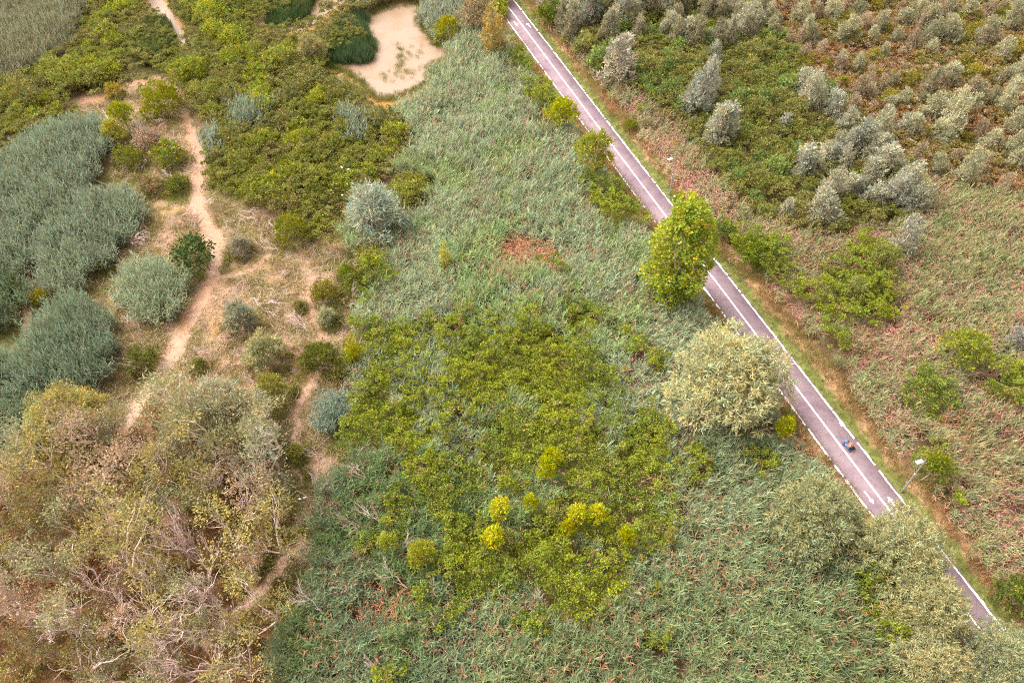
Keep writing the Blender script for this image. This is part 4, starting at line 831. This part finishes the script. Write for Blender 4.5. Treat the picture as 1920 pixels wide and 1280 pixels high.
# ---------------------------------------------------------------- pedal kart and its riders
BLUE = plain('blue_paint', (.05, .25, .75), .35, .08, 4); TYRE = plain('black_rubber', (.025, .022, .03), .7, .2, 9); FRAME = plain('dark_frame_paint', (.06, .05, .09), .4, .1, 6); SEAT = plain('black_seat_vinyl', (.04, .04, .05), .5, .1, 7); RIM = plain('grey_rim', (.4, .4, .45), .4, .1, 6)
kp = at(1590.5, 838); kart = bpy.data.objects.new('pedal_kart', None); C.objects.link(kart); kart.location = (kp[0], kp[1], .066)
KROT = math.atan2(-PD[0], PD[1]) + .06; kart.rotation_euler = (0, 0, KROT); KS = .60; kart.scale = (KS, KS, KS); tag(kart, 'blue four-wheeled pedal kart riding up the right lane of the path', 'pedal kart')
def ring(c, r, w, n=18):
    a = np.linspace(0, 2 * math.pi, n + 1); return tube([(c[0], c[1] + math.cos(t) * r, c[2] + math.sin(t) * r) for t in a], [w] * (n + 1), 8)
for x in (-.43, .43):
    for y in (-.62, .60):
        wh = link('wheel', tmesh('wheel', [tube([(x - .05, y, .2), (x, y, .2), (x + .05, y, .2)], [.05, .05, .05], 8)], RIM), kart)
        link('tyre', tmesh('tyre', [ring((x, y, .2), .15, .055)], TYRE), wh)
        link('rim', tmesh('rim', [tube([(x, y, .2), (x, y + .13 * math.cos(t), .2 + .13 * math.sin(t))], [.018, .014], 5) for t in np.arange(5) * 1.2566], RIM), wh)
tb = lambda pts, r=.022: tube(pts, [r] * len(pts), 7)
link('frame', tmesh('frame', [tb([(-.25, -.75, .22), (-.27, 0, .2), (-.2, .8, .22)]), tb([(.25, -.75, .22), (.27, 0, .2), (.2, .8, .22)]), tb([(-.43, -.62, .2), (.43, -.62, .2)]), tb([(-.43, .6, .2), (.43, .6, .2)]), tb([(-.26, -.1, .2), (.26, -.1, .2)]), tb([(-.4, -.82, .3), (-.2, -.9, .33), (.2, -.9, .33), (.4, -.82, .3)])], FRAME), kart)
nose = box(0, .72, .36, .42, .34, .2, .06); nose.materials.append(BLUE); link('nose_fairing', nose, kart)
for sx in (-1, 1):
    sp = box(sx * .38, .02, .28, .1, .85, .16, .04); sp.materials.append(BLUE); link('side_panel', sp, kart)
st = box(0, -.3, .3, .64, .4, .08, .03); st.materials.append(SEAT); link('seat', st, kart)
sb = box(0, -.55, .52, .64, .07, .42, .03); sb.materials.append(SEAT); link('backrest', sb, kart)
sw = [tube([(-.16 + math.cos(t) * .13, .22 + math.sin(t) * .05, .62 + math.sin(t) * .12) for t in np.linspace(0, 6.283, 15)], [.015] * 15, 6), tb([(-.16, .22, .62), (-.1, .5, .35)], .015)]
link('steering_wheel', tmesh('steering_wheel', sw, FRAME), kart)

def skinmesh(nodes, edges, name, mat, parent=None, sub=2):
    me = bpy.data.meshes.new(name); me.from_pydata([n_[:3] for n_ in nodes], edges, []); o = link(name, me, parent)
    sk = o.modifiers.new('skin', 'SKIN'); sk.use_smooth_shade = True
    for i_, n_ in enumerate(nodes):
        r_ = n_[3] if isinstance(n_[3], tuple) else (n_[3], n_[3]); me.skin_vertices[0].data[i_].radius = r_
    me.skin_vertices[0].data[0].use_root = True
    sb_ = o.modifiers.new('sub', 'SUBSURF'); sb_.levels = sub; sb_.render_levels = sub; me.materials.append(mat)
    return o
SKIN = plain('skin', (.50, .28, .19), .5, .06, 6); HAIR = plain('dark_hair', (.03, .02, .018), .5, .2, 14)
def rider(x, shirt, trs, label):
    N_ = [(0, 0, 0, .12), (0, -.03, .22, (.15, .10)), (0, -.05, .42, (.16, .10)), (0, -.04, .52, .055), (0, -.02, .60, .07), (0, -.01, .68, .09), (0, -.02, .76, .075),
          (-.17, -.03, .43, .06), (-.24, .12, .26, .045), (-.16, .36, .27, .035), (.17, -.03, .43, .06), (.24, .12, .26, .045), (.10, .36, .27, .035),
          (-.10, .05, -.01, .09), (-.13, .40, .08, .065), (-.12, .74, -.09, .045), (-.12, .84, -.04, .035), (.10, .05, -.01, .09), (.13, .42, .12, .065), (.12, .72, -.09, .045), (.12, .82, -.04, .035)]
    E_ = [(0, 1), (1, 2), (2, 3), (3, 4), (4, 5), (5, 6), (2, 7), (7, 8), (8, 9), (2, 10), (10, 11), (11, 12), (0, 13), (13, 14), (14, 15), (15, 16), (0, 17), (17, 18), (18, 19), (19, 20)]
    b = skinmesh(N_, E_, 'person', SKIN); b.location = kart.location + Matrix.Rotation(KROT, 3, 'Z') @ Vector((x, -.33, .40)) * KS; b.rotation_euler = (0, 0, KROT); b.scale = (KS, KS, KS); tag(b, label, 'person')
    up = lambda i_, k: (*N_[i_][:3], tuple(v * k for v in N_[i_][3]) if isinstance(N_[i_][3], tuple) else N_[i_][3] * k)
    skinmesh([up(0, 1.12), up(1, 1.12), up(2, 1.13), up(7, 1.25), (-.215, .06, .33, .064), up(10, 1.25), (.215, .06, .33, .064)], [(0, 1), (1, 2), (2, 3), (3, 4), (2, 5), (5, 6)], 'shirt', shirt, b)
    skinmesh([(0, 0, -.01, .135), up(13, 1.15), (-.125, .32, .06, .085), up(17, 1.15), (.125, .34, .09, .085)], [(0, 1), (1, 2), (0, 3), (3, 4)], 'shorts', trs, b)
    skinmesh([(0, -.045, .67, .09), (0, -.04, .735, .10), (0, -.02, .785, .07)], [(0, 1), (1, 2)], 'hair', HAIR, b)
    skinmesh([(0, .075, .665, .016), (0, .098, .65, .013)], [(0, 1)], 'nose', SKIN, b, 1)
rider(-.165, plain('orange_cotton', (.80, .24, .08), .8, .1, 8), plain('dark_cotton', (.05, .05, .09), .8, .1, 8), 'person in an orange top sitting on the left seat of the pedal kart')
rider(.165, plain('pink_cotton', (.80, .22, .24), .8, .1, 8), plain('grey_cotton', (.12, .12, .15), .8, .1, 8), 'person in a pink top sitting on the right seat of the pedal kart')

# ---------------------------------------------------------------- small things: rock, birds
def lump(name, sx, sy, sz, seed, mat):
    import bmesh
    bm = bmesh.new(); bmesh.ops.create_icosphere(bm, subdivisions=4, radius=1); V_ = np.array([v.co[:] for v in bm.verts])
    f_ = 1 + .5 * (fbm(V_[:, 0] * 3 + V_[:, 2] * 2, V_[:, 1] * 3, 1.5, seed) - .5) + .25 * (fbm(V_[:, 0] * 9 + V_[:, 2] * 7, V_[:, 1] * 9, 1.5, seed + 4) - .5)
    for v, k_ in zip(bm.verts, f_): v.co = Vector((v.co.x * sx * k_, v.co.y * sy * k_, v.co.z * sz * k_))
    me = bpy.data.meshes.new(name); bm.to_mesh(me); bm.free(); me.materials.append(mat); return link(name, me)
ROCK = plain('pinkish_rock', (.48, .33, .24), .85, .35, 1.2, 0, .6)
r = lump('boulder', 1.7, 1.1, 1.2, 3, ROCK); r.location = at(14, 36, .8); r.location.z = .9; r.rotation_euler = (0, 0, .3); tag(r, 'pinkish weathered rock half hidden in the top left reeds', 'rock')
WHITE = plain('white_plumage', (.8, .79, .82), .7, .05, 9); GREYP = plain('dark_plumage', (.10, .08, .13), .7, .15, 9); BEAK = plain('beak', (.45, .3, .06), .5, .1, 9)
def bird(px, py, h, m, label, rz, wings=None):
    b = skinmesh([(0, -.16, .02, .035), (0, -.04, .03, .085), (0, .08, .05, .075), (0, .13, .12, .035), (0, .16, .17, .04)], [(0, 1), (1, 2), (2, 3), (3, 4)], 'bird', m); b.location = at(px, py, h); b.rotation_euler = (0, 0, rz); tag(b, label, 'bird')
    skinmesh([(0, .19, .17, .012), (0, .24, .165, .006)], [(0, 1)], 'beak', BEAK, b, 1)
    if wings is not None:
        for s_ in (-1, 1): skinmesh([(s_ * .06, .03, .07, (.07, .02)), (s_ * .2, .02, .09, (.07, .015)), (s_ * .34, -.05, .07, (.04, .01))], [(0, 1), (1, 2)], 'wing', wings, b, 1)
bird(641, 314.5, 3.6, WHITE, 'white bird perched on the olive bushes, left of the upper pair', .8)
bird(653, 318.5, 3.6, WHITE, 'white bird perched on the olive bushes, right of the upper pair', 2.2)
bird(642, 366.5, 3.4, WHITE, 'white bird alone on the bushes below the other two', 4.0)
bird(567, 934, .35, GREYP, 'dark bird with pale spread wings on the brown bank', 3.4, WHITE)
